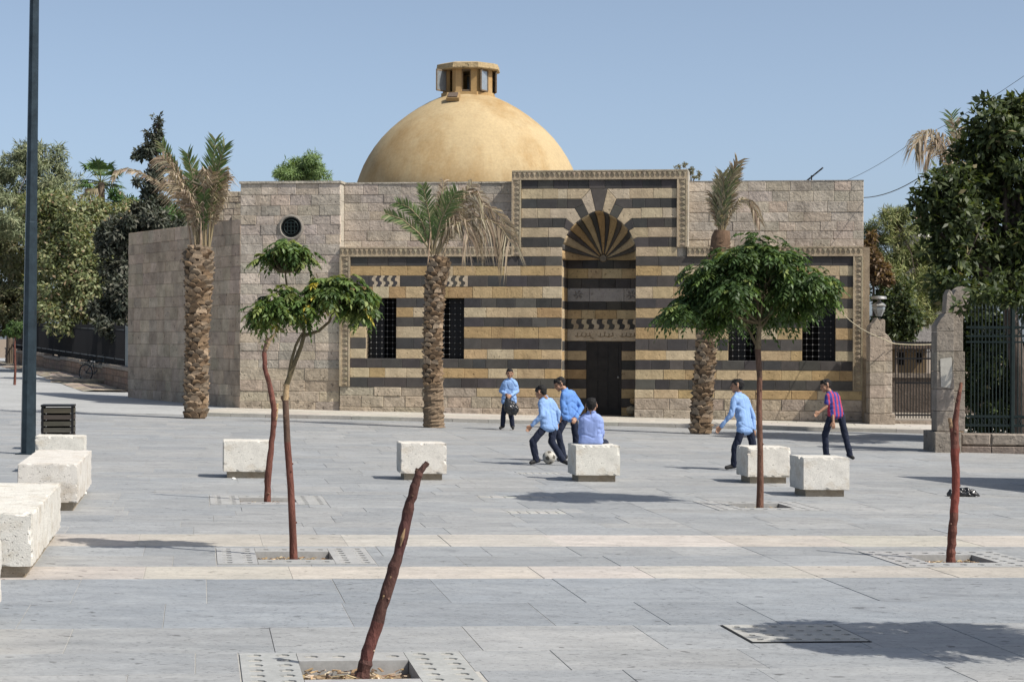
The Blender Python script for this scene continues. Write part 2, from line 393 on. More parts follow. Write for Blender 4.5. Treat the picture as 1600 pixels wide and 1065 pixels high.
for key, a, b in pits:
    root = thing('tree_grate', pit_labels[key], 'tree grate', ungrid(a, b), 0, 'tree grates in the paving')
    t = (.335, .335, .325); top = .005
    def side(nm, a0, a1, b0, b1, na, nb):
        m = MB(); holed(m, a + a0, a + a1, b + b0, b + b1, na, nb, top, jit(t, .04))
        edge = [(a + a0, b + b0), (a + a1, b + b0), (a + a1, b + b1), (a + a0, b + b1)]
        for i in range(4):
            p, q = edge[i], edge[(i+1) % 4]
            m.add([FLOOR.at(*p, top), FLOOR.at(*p, -.13), FLOOR.at(*q, -.13), FLOOR.at(*q, top)], [(0, 1, 2, 3)], t)
        m.build('plate', M['paver'], root, world=True)
    side('plate', -PW + .01, -OW, -PD + .01, PD - .01, 2, 7); side('plate', OW, PW - .01, -PD + .01, PD - .01, 2, 7)
    side('plate', -OW + .004, OW - .004, -PD + .01, -OD, 4, 1); side('plate', -OW + .004, OW - .004, OD, PD - .01, 4, 1)
    s = MB(); n = 12
    pts = [[FLOOR.at(a - OW + 2*OW*i/n, b - OD + 2*OD*j/n, -.085 + .03 * mnoise.noise((i*.7, j*.7, a))) for i in range(n+1)] for j in range(n+1)]
    for j in range(n):
        for i in range(n): s.add([pts[j][i], pts[j][i+1], pts[j+1][i+1], pts[j+1][i]], [(0, 1, 2, 3)], jit((.27, .2, .13), .3))
    for k in range(170):                # chips and dead leaves in the pit
        c = FLOOR.at(a + rng.uniform(-OW, OW) * .95, b + rng.uniform(-OD, OD) * .95, -.06 + rng.uniform(0, .015)); an = rng.uniform(0, 6.3); l = rng.uniform(.012, .035)
        s.obox(c, (l * math.cos(an), l * math.sin(an), rng.uniform(-.01, .01)), (-.3*l * math.sin(an), .3*l * math.cos(an), 0), (0, 0, .003), jit(rng.choice([(.5, .36, .2), (.36, .25, .14), (.6, .5, .36), (.2, .13, .08)]), .2))
    tag(s.build('soil', M['ground'], root, world=True), kind='stuff')
for i, (kind, a, b, w, d) in enumerate(plates):
    lab = ['square perforated stone cover in the paving at the edge of the tree shadow', 'long slotted drain cover in the tree shadow left of the seated boy',
           'slotted drain cover in the paving nearest the beige bands', 'worn slotted drain cover just below the football'][i]
    root = thing('drain_cover', lab, 'drain cover', ungrid(a, b), 0, 'covers in the paving')
    m = MB(); t = (.37, .365, .34)
    if kind == 'holed':
        holed(m, a - w + .02, a + w - .02, b - d + .02, b + d - .02, 6, 4, .006, t, .26); m.build('plate', M['paver'], root, world=True)
        m = MB()
        for p, q in (((a-w+.01, b-d+.01), (a+w-.01, b-d+.01)), ((a-w+.01, b-d+.01), (a-w+.01, b+d-.01)), ((a-w+.01, b+d-.01), (a+w-.01, b+d-.01)), ((a+w-.01, b-d+.01), (a+w-.01, b+d-.01))):
            m.bar(FLOOR.at(*p, -.004), FLOOR.at(*q, -.004), .008, .016, (.1, .1, .1))
        m.build('rim', M['iron'], root, world=True)
    else:
        n = 6
        for k in range(n):
            a0 = a - w + 2*w*k/n + .014; a1 = a - w + 2*w*(k+1)/n - .014
            block_geo(m, FLOOR, [(a0, b-d), (a1, b-d), (a1, b+d), (a0, b+d)], .002, jit(t, .06), thick=.06, gap=.004)
        m.build('grid_bar', M['paver'], root, world=True)
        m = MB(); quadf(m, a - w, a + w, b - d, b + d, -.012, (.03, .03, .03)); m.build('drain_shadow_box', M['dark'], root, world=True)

# the pavement along the building and the street that climbs at the left
side = thing('sidewalk', None, None); tag(side, kind='structure')
def sw(u, v, h=0.0):
    p = Bw(u, v, 0); return Vector((p.x, p.y, gz(p.x, p.y) + .10 + h))
SWF = Frame(sw(0, 0), sw(1, 0) - sw(0, 0), sw(0, 1) - sw(0, 0))
KV = -3.45
us = splits(-10.5, 14.5, .9, 1.5)
for u0, u1 in zip(us[:-1], us[1:]):
    block('kerb_stone', side, M['paver'], SWF, [(u0, KV), (u1, KV), (u1, KV + .3), (u0, KV + .3)], 0, jit((.40, .375, .33), .07), thick=.2, gap=.008)
v = KV + .3
while v < .2:
    d = rng.uniform(.62, .75); us = splits(-10.5, 14.5, .8, 1.4)
    for u0, u1 in zip(us[:-1], us[1:]):
        block('paver', side, M['paver'], SWF, [(u0, v), (u1, v), (u1, v + d), (u0, v + d)], rng.uniform(-.004, 0), jit((.44, .41, .36), .07), thick=.1, gap=.007)
    v += d
m = MB(); m.add([sw(-10.6, KV + .02, -.02), sw(14.6, KV + .02, -.02), sw(14.6, .6, -.02), sw(-10.6, .6, -.02)], [(0, 1, 2, 3)], (.3, .28, .24)); m.build('pavement_bed', M['mortar'], side)
m = MB(); nu, nv = 26, 40
def st(u, v):
    p = Bw(u, v, 0); x = max(-40, min(40, p.x)); return Vector((p.x, p.y, -SL * x + rise(p.x, p.y) + .004 + .086 * sstep(-3.0, -1.0, v)))
us = [-60 + i * 49.5 / nu for i in range(nu + 1)]; vs_ = [-3.0 + j * 70 / nv for j in range(nv + 1)]
for i in range(nu):
    for j in range(nv): m.add([st(us[i], vs_[j]), st(us[i+1], vs_[j]), st(us[i+1], vs_[j+1]), st(us[i], vs_[j+1])], [(0, 1, 2, 3)], (.36, .365, .36), smooth=True)
tag(m.build('street', M['street'], weld=True), kind='structure')
m = MB(); vs2 = [.6 + j * 4.0 for j in range(18)]
for i in range(12):
    for j in range(17): m.add([st(-10.5 + i*3.5, vs2[j]), st(-7.0 + i*3.5, vs2[j]), st(-7.0 + i*3.5, vs2[j+1]), st(-10.5 + i*3.5, vs2[j+1])], [(0, 1, 2, 3)], (.26, .23, .19), smooth=True)
tag(m.build('courtyard_ground', M['ground'], weld=True), kind='structure')

# ================================================================== DOMED BUILDING
bld = thing('domed_building', 'striped basalt and limestone building with a large ochre dome and tall arched portal', 'building', ORG, -TH)
def fw(py, px=850, v=0): return F(px, py, v)[1]
def fu(px, py=480, v=0): return F(px, py, v)[0]
FACE = Frame((0, 0, 0), (1, 0, 0), (0, 0, 1))
DK = lambda: jit(rng.choice([(0.066, 0.061, 0.058), (0.077, 0.070, 0.064), (0.057, 0.055, 0.054), (0.090, 0.082, 0.073)]), .15)
LT = lambda: jit(rng.choice([(0.478, 0.351, 0.194), (0.514, 0.398, 0.247), (0.441, 0.304, 0.153), (0.538, 0.439, 0.294), (0.466, 0.334, 0.173), (0.490, 0.374, 0.221)]), .08)
LTP = lambda: jit(rng.choice([(0.525, 0.431, 0.296), (0.501, 0.401, 0.269), (0.539, 0.449, 0.324), (0.476, 0.377, 0.248)]), .07)   # paler stones of the portal
GR = lambda: jit(rng.choice([(0.511, 0.441, 0.357), (0.469, 0.408, 0.337), (0.538, 0.469, 0.383), (0.455, 0.401, 0.337), (0.497, 0.422, 0.331), (0.414, 0.367, 0.311)]), .10)
RG = lambda: jit(rng.choice([(0.434, 0.357, 0.270), (0.394, 0.332, 0.258), (0.460, 0.383, 0.288)]), .12)
WS, BK = .54, .07                       # set-back of upper walls and tower from the striped face
NICHE = (fu(878), fu(993)); NV = 1.40   # arched niche, depth
bot = -.35
# rows of the striped face
ry = [281.2, 295, 310.5, 325.6, 341, 355.6, 370.9, 385.7, 400.7, 415.5, 430.7, 447.8, 465.9, 480.7, 496.2, 510.9, 528.7, 546, 561.3, 576, 591.4, 606.6]
rw = [fw(y) for y in ry]
facade = MB()
uL, uR, uPL, uPR = fu(547), fu(1333), fu(813.6), fu(1057)
winw = [(fu(572), fu(619)), (fu(677.5), fu(725)), (fu(1138), fu(1189)), (fu(1253.6), fu(1305.6))]
wt, wb = rw[12], rw[18]
mort = (.36, .32, .26)
def back_box(mb, u0, u1, w0, w1, v0=.02, v1=.9): mb.box(u0, u1, v0, v1, w0, w1, mort)
# mortar core, left free at windows and niche
cuts = sorted(winw + [NICHE]); 
xs = [fu(531)]; 
for a, b in cuts: back_box(facade, xs[-1] + .004, a - .004, bot, rw[8]); xs.append(b)
back_box(facade, xs[-1] + .004, fu(1357.5), bot, rw[8])
for a, b in winw: back_box(facade, a - .02, b + .02, wt + .002, rw[8] - .002, .022); back_box(facade, a - .02, b + .02, bot, wb - .002, .022)
fac = facade.build('striped_facade', M['mortar'], bld)

def Z(zx, zy): return F(780 + zx * .2347, 250 + zy * .2347)     # portal survey sheet -> (u, w)
# ---- spandrel pieces around the arch (left ones, mirrored for the right)
def mir(p): return [(1328 - x, y) for x, y in p]
ARC = [(418, 600), (424, 560), (437, 527), (450, 498), (465, 472), (480, 450), (497, 432), (518, 412), (545, 392), (570, 375), (595, 362), (618, 349), (642, 340), (664, 336)]
vous = [('D', [(609, 192), (719, 192), (686, 340), (664, 336), (642, 340)]),
        ('L', [(548, 260), (608, 194), (642, 340), (618, 349), (595, 362)]),
        ('D', [(503, 322), (560, 295), (595, 362), (570, 375), (545, 392)]),
        ('D', [(445, 388), (497, 432), (480, 450), (465, 472), (430, 450)])]
ends = {1: [(0, 192), (607, 192), (548, 259), (0, 259)],
        2: [(0, 259), (548, 259), (560, 295), (503, 322), (0, 322)],
        3: [(0, 322), (503, 322), (545, 392), (518, 412), (497, 432), (445, 388), (0, 388)],
        4: [(0, 388), (445, 388), (430, 450), (0, 450)],
        5: [(0, 450), (430, 450), (465, 472), (450, 498), (437, 527), (408, 515), (0, 515)],
        6: [(0, 515), (408, 515), (437, 527), (424, 560), (420, 580), (0, 580)]}
for k, (c, p) in enumerate(vous):
    for q in ([p] if k == 0 else [p, mir(p)]):
        block('voussoir', fac, M['basalt'] if c == 'D' else M['lime'], FACE, [Z(*t) for t in q], rng.uniform(.001, .006), DK() if c == 'D' else LTP(), gap=.007)
for r, p in ends.items():
    dark = r % 2 == 0; xa = min(x for x, y in p if x > 0)
    for sgn in (0, 1):
        cutx = xa - rng.uniform(50, 110)
        q = [(cutx if x == 0 else x, y) for x, y in p]; q = mir(q) if sgn else q
        q = [Z(*t) for t in q]
        q = [(u, rw[r] if abs(w - rw[r]) < .045 and False else w) for u, w in q]
        block('basalt_block' if dark else 'limestone_block', fac, M['basalt'] if dark else M['lime'], FACE, q, rng.uniform(-.002, .004), DK() if dark else LTP(), gap=.007)
        e = Z(1328 - cutx if sgn else cutx, 300)[0]
        lo, hi = (e, uPR) if sgn else (uPL, e)
        xs = splits(lo, hi, .34, .56) if dark else splits(lo, hi, .36, .8)
        w1, w0 = Z(300, p[0][1])[1], Z(300, p[-1][1])[1]
        for a, b in zip(xs[:-1], xs[1:]):
            block('basalt_block' if dark else 'limestone_block', fac, M['basalt'] if dark else M['lime'], FACE, [(a, w0), (b, w0), (b, w1), (a, w1)], rng.uniform(-.003, .004), DK() if dark else LTP(), gap=.007)
# row dark1 runs right across
xs = splits(uPL, uPR, .36, .6); w1, w0 = Z(300, 133)[1], Z(300, 192)[1]
for a, b in zip(xs[:-1], xs[1:]): block('basalt_block', fac, M['basalt'], FACE, [(a, w0), (b, w0), (b, w1), (a, w1)], rng.uniform(-.002, .003), DK(), gap=.007)
jog_rows = {10}
for r in range(7, 21):                  # rows from the pale row under the portal frame down
    dark = r % 2 == 0; w1, w0 = rw[r], rw[r + 1]
    lo, hi = (uPL, uPR) if r == 7 else (uL, uR)
    if r == 7: w1 = Z(300, 580)[1]
    spans = subtract([(lo, hi)], *NICHE)
    if 12 <= r <= 17:
        for a, b in winw: spans = subtract(spans, a, b)
    jog = []
    if r == 10:
        for a, b in winw:
            spans = subtract(spans, a + .08, b + .10); jog.append((a + .08, b + .10))
    for a0, a1 in spans:
        xs = splits(a0, a1, .36, .62) if dark else splits(a0, a1, .4, .85)
        for a, b in zip(xs[:-1], xs[1:]):
            block('basalt_block' if dark else 'limestone_block', fac, M['basalt'] if dark else M['lime'], FACE, [(a, w0), (b, w0), (b, w1), (a, w1)],
                  rng.uniform(-.003, .004), DK() if dark else (LTP() if r == 7 else LT()), gap=.007)
    for a, b in jog:                    # interlocking joggled stones above the windows
        n = 8; wv = (b - a) / n
        def edge(k):
            x = a + wv * k
            if k in (0, n): return [(x, w0), (x, w1)]
            h = w1 - w0; s = wv * .30
            return [(x - s*.2, w0), (x - s*.2, w0 + h*.14), (x + s, w0 + h*.22), (x + s, w0 + h*.42), (x - s, w0 + h*.54), (x - s, w0 + h*.78), (x + s*.3, w0 + h*.88), (x + s*.3, w1)]
        for k in range(n):
            q = edge(k) + edge(k + 1)[::-1]
            dk = k % 2 == 0
            block('joggled_stone', fac, M['basalt'] if dk else M['lime'], FACE, q, .004 if dk else .002, DK() if dk else LTP(), gap=.004, ch=.002)
# plinth courses under the stripes
pl = fw(606.6); rows_p = [(pl, pl - .245, 'L'), (pl - .245, pl - .55, 'R'), (pl - .55, pl - .80, 'R'), (pl - .80, pl - 1.2, 'R')]
doorU = (fu(916, 600, NV), fu(971, 600, NV))
for w1, w0, c in rows_p:
    for a0, a1 in subtract([(fu(531), fu(1348))], NICHE[0] - .02, NICHE[1] - .02):
        if c == 'L' and a1 < NICHE[0] + .1: a0 = a0
        xs = splits(a0, a1, .5, 1.0)
        for a, b in zip(xs[:-1], xs[1:]):
            lime = c == 'L' and a > fu(720)
            block('plinth_stone', fac, M['lime'] if lime else M['rough'], FACE, [(a, w0), (b, w0), (b, w1), (a, w1)], rng.uniform(-.012, .012) + (.01 if w0 < pl - .56 else 0), LT() if lime else RG(), gap=.010, ch=.012)
# ---- carved borders
def border(name, u0, u1, w0, w1, vert, parent, front=.03, core=True):
    m = MB(); t = (.44, .36, .25)
    m.box(u0, u1, -front + .012, .6, w0, w1, t)
    L = (w1 - w0) if vert else (u1 - u0); n = max(1, int(round(L / .135))); W = (u1 - u0) if vert else (w1 - w0)
    for e0, e1 in ((0, .16), (.84, 1)):    # edge fillets
        if vert: m.box(u0 + W*e0 - (.003 if e0 == 0 else 0), u0 + W*e1 + (.003 if e1 == 1 else 0), -front - .02, -front + .02, w0 + .002, w1 - .002, jit(t, .08))
        else: m.box(u0 + .002, u1 - .002, -front - .02, -front + .02, w0 + W*e0, w0 + W*e1, jit(t, .08))
    for k in range(n):                     # little hanging cells, each a wedge with a hollow
        c0, c1 = (k + .06) * L / n, (k + .94) * L / n; tt = jit(t, .14)
        def q(al, ac, d): return (u0 + W*ac, -front - d, w0 + al) if vert else (u0 + al, -front - d, w0 + W*ac)
        cm = (c0 + c1) / 2
        m.add([q(c0, .8, .012), q(c1, .8, .012), q(cm, .3, .0), q(c0, .8, -.01), q(c1, .8, -.01), q(cm, .6, .016)],
              [(0, 5, 1), (0, 2, 5), (5, 2, 1), (0, 1, 4, 3), (0, 3, 2), (1, 2, 4)], tt)
    return m.build(name, M['carved'], parent)
border('carved_frieze', fu(531), fu(799) - .004, rw[8], fw(385.7, 560), False, fac)
border('carved_frieze', fu(1073) + .004, fu(1348), rw[8], fw(385.7), False, fac)
border('carved_border', fu(531), uL, fw(603, 540), rw[8] - .003, True, fac)
border('carved_border', uR, fu(1348), fw(610, 1340) + .02, rw[8] - .003, True, fac)
m = MB(); m.box(fu(1348) + .004, fu(1358.5), -.02, .9, bot, fw(386, 1350), (.36, .28, .19)); m.build('corner_strip', M['carved'], fac)
portal = MB()
pt, pb = fw(266, 900), rw[8]
aw = [(fu(799), uPL), (uPR, fu(1073))]
core = MB(); u0, u1 = fu(799) + .01, fu(1073) - .01
# core of the portal with the arch opening left free
arcw = [Z(*p) for p in ARC] + [Z(*p) for p in mir(ARC)[::-1][1:]]
poly = [(u0, pb + .004), (NICHE[0], pb + .004)] + arcw + [(NICHE[1], pb + .004), (u1, pb + .004), (u1, pt - .01), (u0, pt - .01)]
N = len(poly)
core.add([(a, .03, b) for a, b in poly], [tuple(range(N))], mort)
core.add([(a, WS + .3, b) for a, b in poly], [tuple(range(N))[::-1]], mort)
core.box(u0, u1, .03, 1.6, pt - .25, pt - .012, (.33, .29, .24))
core.box(u0, u0 + .1, .03, WS + .4, pb, pt - .26, (.33, .29, .24)); core.box(u1 - .1, u1, .03, WS + .4, pb, pt - .26, (.42, .38, .31))
core.build('portal_core', M['mortar'], bld)
prt = border('portal_border', fu(799), uPL - .004, fw(400), fw(281.3), True, bld)
border('portal_border', uPR + .004, fu(1073), fw(386), fw(281.3), True, bld)
border('portal_border', fu(799), fu(1073), fw(281.2), pt, False, bld)
m = MB(); m.box(fu(1073) + .002, fu(1073) + .03, .0, WS + .3, fw(386), pt - .02, (.46, .42, .35)); m.build('portal_flank', M['carved'], bld)

# ---- the niche: side reveals, back wall, conch of radiating stones, door
niche = MB(); n0, n1 = NICHE; sp = Z(300, 600)[1]
niche.box(n0 - .4, n1 + .4, NV + .06, NV + .2, bot, pt - .3, (.2, .17, .13))
nic = niche.build('niche_wall', M['mortar'], bld)
REV = Frame((n0, 0, 0), (0, 1, 0), (0, 0, 1)); RVR = Frame((n1, 0, 0), (0, -1, 0), (0, 0, 1)); NB = Frame((0, NV, 0), (1, 0, 0), (0, 0, 1))
def nw(y): return F(940, y, NV)[1]
inner = [nw(250 + z * .2347) for z in (662, 722, 788, 852, 942, 997)] + [nw(440 + z * .2347) for z in (248, 315, 395, 460, 523, 585, 648, 712, 775, 835, 905)] + [bot]
tone = ['D', 'B', 'D', 'G', 'D', 'L', 'J', 'I', 'D', 'L', 'D', 'L', 'D', 'L', 'D', 'L', 'R']
dt = nw(534)
for k in range(len(inner) - 1):
    w1, w0 = inner[k], inner[k + 1]; c = tone[k]
    spans = [(n0, n1)]
    if w0 < dt - .02: spans = subtract(spans, *doorU)
    for a0, a1 in spans:
        xs = splits(a0, a1, .38, .6) if c not in 'GI' else [a0, a0 + .62, a1 - .42, a1] if c == 'G' else [a0, a1]
        if c == 'J':
            n = 14; xs = [a0 + (a1 - a0) * i / n for i in range(n + 1)]
        for i, (a, b) in enumerate(zip(xs[:-1], xs[1:])):
            if c == 'J':
                s = .035 * (1 if i else 0); h = w1 - w0; dk = i % 2 == 0
                def ed(x, s): return [(x, w0), (x + s, w0 + h*.2), (x + s, w0 + h*.42), (x - s, w0 + h*.55), (x - s, w0 + h*.8), (x, w1)]
                q = ed(a, .035 if i else 0) + ed(b, .035 if i < n - 1 else 0)[::-1]
                block('joggled_stone', nic, M['basalt'] if dk else M['lime'], NB, q, .004 if dk else 0, DK() if dk else LTP(), gap=.004, ch=.002, thick=.05); continue
            t = {'D': DK, 'B': LT, 'G': lambda: jit((.36, .335, .31), .06), 'L': LT, 'I': LTP, 'R': RG}[c]()
            block('niche_stone', nic, M['basalt'] if c == 'D' else (M['rough'] if c == 'R' else M['lime']), NB, [(a, w0), (b, w0), (b, w1), (a, w1)], rng.uniform(0, .005), t, thick=.05, gap=.006)
    mm = M['basalt'] if c in 'DJ' else (M['rough'] if c == 'R' else M['lime'])
    for fr in (REV, RVR):
        for j in range(2):
            aa = [(0.10, NV/2), (NV/2, NV - .005)][j] if fr is REV else [(-NV + .005, -NV/2), (-NV/2, -.10)][j]
            t = DK() if c in 'DJ' else (RG() if c == 'R' else LT())
            block('reveal_stone', nic, mm, fr, [(aa[0], w0), (aa[1], w0), (aa[1], w1), (aa[0], w1)], rng.uniform(-.003, .003), t, thick=.08, gap=.006)
for uu, fr in ((n0, REV), (n1, RVR)):     # corner arrises of the facade courses
    m = MB(); x0, x1 = (uu - .05, uu - .001) if fr is REV else (uu + .001, uu + .05)
    m.box(x0, x1, .012, .098, bot, Z(300, 590)[1], (.40, .32, .22)); m.build('jamb_edge', M['lime'], nic)
    m = MB(); x0, x1 = (uu - .3, uu - .085) if fr is REV else (uu + .085, uu + .3)
    m.box(x0, x1, .05, NV + .06, bot, sp + .05, (.2, .17, .13)); m.build('jamb_core', M['mortar'], nic)
# relief ornaments in the niche: two rosettes on the grey panel, worn lettering cut over the door
m = MB(); gy = (inner[3] + inner[4]) / 2
for cx in (n0 + .3, n1 - .22):
    for k in range(6):
        an = k * math.pi / 3
        m.tube([(cx + .03*math.cos(an), NV - .012, gy + .03*math.sin(an)), (cx + .09*math.cos(an+.35), NV - .022, gy + .09*math.sin(an+.35)), (cx + .14*math.cos(an), NV - .01, gy + .12*math.sin(an))], [.012, .02, .008], 5, (.30, .27, .245))
tag(m.build('rosette_relief', M['carved'], nic), kind='stuff')
m = MB(); iy = (inner[7] + inner[8]) / 2
def stroke(pts): m.tube([(x, NV - .010, y) for x, y in pts], .011, 5, (.30, .22, .13))
cx = (n0 + n1) / 2 + .06
for dx in (-.62, .02, .62):               # interlaced worn script, three groups
    x = cx + dx; w = .22
    stroke([(x - w, iy - .03), (x - w*.6, iy - .05), (x - w*.2, iy - .03), (x + w*.3, iy - .05), (x + w, iy - .02)])
    stroke([(x - w*.7, iy - .04), (x - w*.66, iy + .06)]); stroke([(x - w*.2, iy - .03), (x - w*.1, iy + .07)])
    stroke([(x + w*.3, iy - .04), (x + w*.5, iy + .03), (x + w*.25, iy + .045)]); stroke([(x + w*.9, iy - .03), (x + w*.85, iy + .07)])
m.build('carved_lettering', M['carved'], nic)
# conch
apex = Z(664, 336)[1]; cu = (n0 + n1) / 2; Rr = (n1 - n0) / 2; hubw = inner[0] - .0
rim = [Z(*p) for p in [(418, 662)] + ARC] + [Z(*p) for p in mir([(418, 662)] + ARC)[::-1][1:]]
lens = [0]
for p, q in zip(rim[:-1], rim[1:]): lens.append(lens[-1] + math.dist(p, q))
def rimat(s):
    d = s * lens[-1]
    for i in range(len(rim) - 1):
        if lens[i+1] >= d - 1e-9:
            f = (d - lens[i]) / (lens[i+1] - lens[i]); return (rim[i][0] + (rim[i+1][0] - rim[i][0]) * f, rim[i][1] + (rim[i+1][1] - rim[i][1]) * f)
    return rim[-1]
con = MB(); con.lathe([(.001, 0), (.11, 0), (.09, .07), (.001, .08)], (0, 0, 0), 10, (.3, .26, .2))
con.v = [(cu + x, NV - .02 - z, hubw + .03 + y) for x, y, z in con.v]
conch = con.build('conch_hub', M['carved'], bld)
ns = 17; sec = 0.0; widths = [1.25 if k % 2 == 0 else .85 for k in range(ns)]; tot = sum(widths)
for k in range(ns):
    s0, s1 = sec / tot, (sec + widths[k]) / tot; sec += widths[k]; s0 += .002; s1 -= .002
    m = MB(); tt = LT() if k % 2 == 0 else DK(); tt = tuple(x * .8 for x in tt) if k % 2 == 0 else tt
    grid_ = []
    nj = 9
    for j in range(nj + 1):
        q = .06 + .94 * j / nj; rr_ = math.sin(q * math.pi / 2); dv = math.cos(q * math.pi / 2) * (NV - .02) + .015
        row = []
        for i in range(4):
            ru, rw_ = rimat(s0 + (s1 - s0) * i / 3); row.append((cu + (ru - cu) * rr_, dv, hubw + (rw_ - hubw) * rr_))
        grid_.append(row)
    for j in range(nj):
        for i in range(3):
            m.add([grid_[j][i], grid_[j][i+1], grid_[j+1][i+1], grid_[j+1][i]], [(0, 1, 2, 3)], tt, smooth=True)
    o = m.build('conch_ray', M['lime'] if k % 2 == 0 else M['basalt'], conch, weld=True)
    sm = o.modifiers.new('thick', 'SOLIDIFY'); sm.thickness = .05; sm.offset = 0
# door
dm = MB(); dv = NV + .02
dm.box(doorU[0] + .004, doorU[1] - .004, dv, dv + .05, bot, dt - .004, (.5, .5, .5))
door = dm.build('door', M['door'], bld)
for (a, b) in ((0, .33), (.34, .66), (.67, 1)):
    for (c, d) in ((.06, .47), (.53, .96)):
        L = doorU[1] - doorU[0]; H = dt - .1
        m = MB(); m.box(doorU[0] + .06 + (L - .12)*a, doorU[0] + .03 + (L - .12)*b, dv - .02, dv, .1 + H*c, .1 + H*d, (.5, .5, .5)); m.build('door_panel', M['door'], door)
m = MB(); m.lathe([(.001, 0), (.03, .0), (.035, .02), (.02, .045), (.001, .05)], (0, 0, 0), 10, (.7, .7, .7))
m.v = [(doorU[1] - .09 + x, dv - .02 - z, nw(589) + y) for x, y, z in m.v]; m.build('door_knob', M['metal'], door)
m = MB(); m.box(doorU[0] - .04, doorU[1] + .02, .9, NV, bot, nw(649), (.33, .28, .22)); m.build('threshold', M['rough'], bld)
m = MB()
for u_, w_, r in ((n1 - .12, nw(625), .13), (n1 - .2, nw(640), .16), (n1 - .05, nw(612), .1)):
    m.lathe([(.001, -r*.8), (r*.7, -r*.6), (r, 0), (r*.75, r*.55), (.001, r*.75)], (u_, NV - .05, w_), 9, LT())
m.build('broken_jamb_stone', M['rough'], bld)

# ---- windows with iron grilles
for k, (a, b) in enumerate(winw):
    m = MB(); m.box(a, b, .46, .5, wb, wt, (.2, .2, .2)); win = m.build('window', M['dark'], bld)
    m = MB(); t = (.40, .32, .22)
    m.box(a - .16, a - .001, .03, .46, wb, wt, t); m.box(b + .001, b + .16, .03, .46, wb, wt, t); m.box(a, b, .03, .46, wt + .001, wt + .05, t); m.box(a, b, .01, .46, wb - .05, wb - .001, (.2, .19, .18))
    m.build('window_reveal', M['lime'], win)
    m = MB(); s0, s1 = ((a, a + (b - a) * .55) if k in (0, 2) else (a + (b - a) * .48, b)); m.box(s0 + .01, s1 - .01, .30, .33, wb + .02, wt - .02, (.4, .4, .4)); m.build('shutter', M['iron'], win)
    m = MB(); nx, nz = 5, 10
    for i in range(nx):
        x = a + (b - a) * (i + .75) / (nx + .5); m.tube([(x, .13, wb), (x, .13, wt)], .011, 5)
    for j in range(nz):
        z = wb + (wt - wb) * (j + .75) / (nz + .5); m.tube([(a, .13, z), (b, .13, z)], .009, 5)
    gr = m.build('grille', M['iron'], win)
    m = MB()
    for i in range(nx):
        for j in range(nz):
            x = a + (b - a) * (i + .75) / (nx + .5); z = wb + (wt - wb) * (j + .75) / (nz + .5)
            m.lathe([(.001, -.02), (.015, -.013), (.02, 0), (.015, .013), (.001, .02)], (x, .125, z), 6)
    tag(m.build('grille_boss', M['boss'], win), kind='stuff')

# ---- grey walls: tower at the left, upper walls, receding side wall
def ashlar(name, parent, mt, fr, a0, a1, b0, b1, rh, lo, hi, tone=GR, cut=None, gap=.007, rough=.007):
    b = b1
    while b > b0 + .02:
        h = min(rng.uniform(rh * .84, rh * 1.16), b - b0)
        spans = [(a0, a1)]
        if cut and b - h < cut[3] and b > cut[2]: spans = subtract(spans, cut[0], cut[1])
        for s0, s1 in spans:
            xs = splits(s0, s1, lo, hi)
            for p, q in zip(xs[:-1], xs[1:]): block(name, parent, mt, fr, [(p, b - h), (q, b - h), (q, b), (p, b)], rng.uniform(-rough, rough), tone(), gap=gap, ch=.009)
        b -= h
TW = Frame((0, BK, 0), (1, 0, 0), (0, 0, 1)); tu0, tu1 = F(375, 480, BK)[0], F(531.5, 350, BK)[0]; tt_ = F(450, 287, BK)[1]
m = MB(); m.box(tu0 + .02, tu1 - .02, BK + .02, 2.5, bot, tt_ - .02, (.44, .39, .33)); tower = m.build('tower_wall', M['mortar'], bld)
ashlar('tower_stone', tower, M['grey'], TW, tu0, tu1, fw(575, 450), tt_, .27, .42, .66)
ashlar('tower_base_stone', tower, M['rough'], TW, tu0, tu1, bot, fw(575, 450), .29, .5, .9, RG, rough=.015)
m = MB(); m.box(tu0 - .03, tu1 + .03, BK - .035, 2.5, tt_ + .002, tt_ + .07, (.42, .38, .31)); m.build('coping', M['rough'], tower)
SF = Frame((tu1 + .0, 0, 0), (0, 1, 0), (0, 0, 1))
ashlar('flank_stone', tower, M['carved'], SF, BK + .09, 1.6, rw[8] + .25, tt_, .5, 1.2, 1.6, lambda: (.46, .42, .35), rough=.001, gap=.002)
# round window in the tower
ru, rw0 = F(455, 355, BK); m = MB(); rr0 = .31
m.lathe([(rr0 + .05, -.02), (rr0 + .05, .03), (rr0, .045), (rr0 - .03, .02), (rr0 - .035, -.02)], (0, 0, 0), 28, (.30, .27, .23))
m.v = [(ru + x, BK - z, rw0 + y) for x, y, z in m.v]; rwn = m.build('round_window', M['carved'], bld)
m = MB(); m.lathe([(.001, .012), (rr0 - .03, .012)], (0, 0, 0), 28, (.5, .5, .5), smooth=False); m.v = [(ru + x, BK - z, rw0 + y) for x, y, z in m.v]; m.build('pane', M['dark'], rwn)
m = MB()
for r_ in (.27, .20):
    m.tube([(ru + r_*math.cos(t*.3142), BK - .022, rw0 + r_*math.sin(t*.3142)) for t in range(21)], .012, 4)
for dx in (-.1, 0, .1): m.bar((ru + dx, BK - .02, rw0 - .18), (ru + dx, BK - .02, rw0 + .16), .022)
for dz in (-.1, .02, .12): m.bar((ru - .17, BK - .02, rw0 + dz), (ru + .17, BK - .02, rw0 + dz), .02)
m.build('tracery', M['iron_green'], rwn)
UW = Frame((0, WS, 0), (1, 0, 0), (0, 0, 1)); ub = rw[8] + .1; ut = F(670, 287, WS)[1]; ut2 = F(1200, 284, WS)[1]
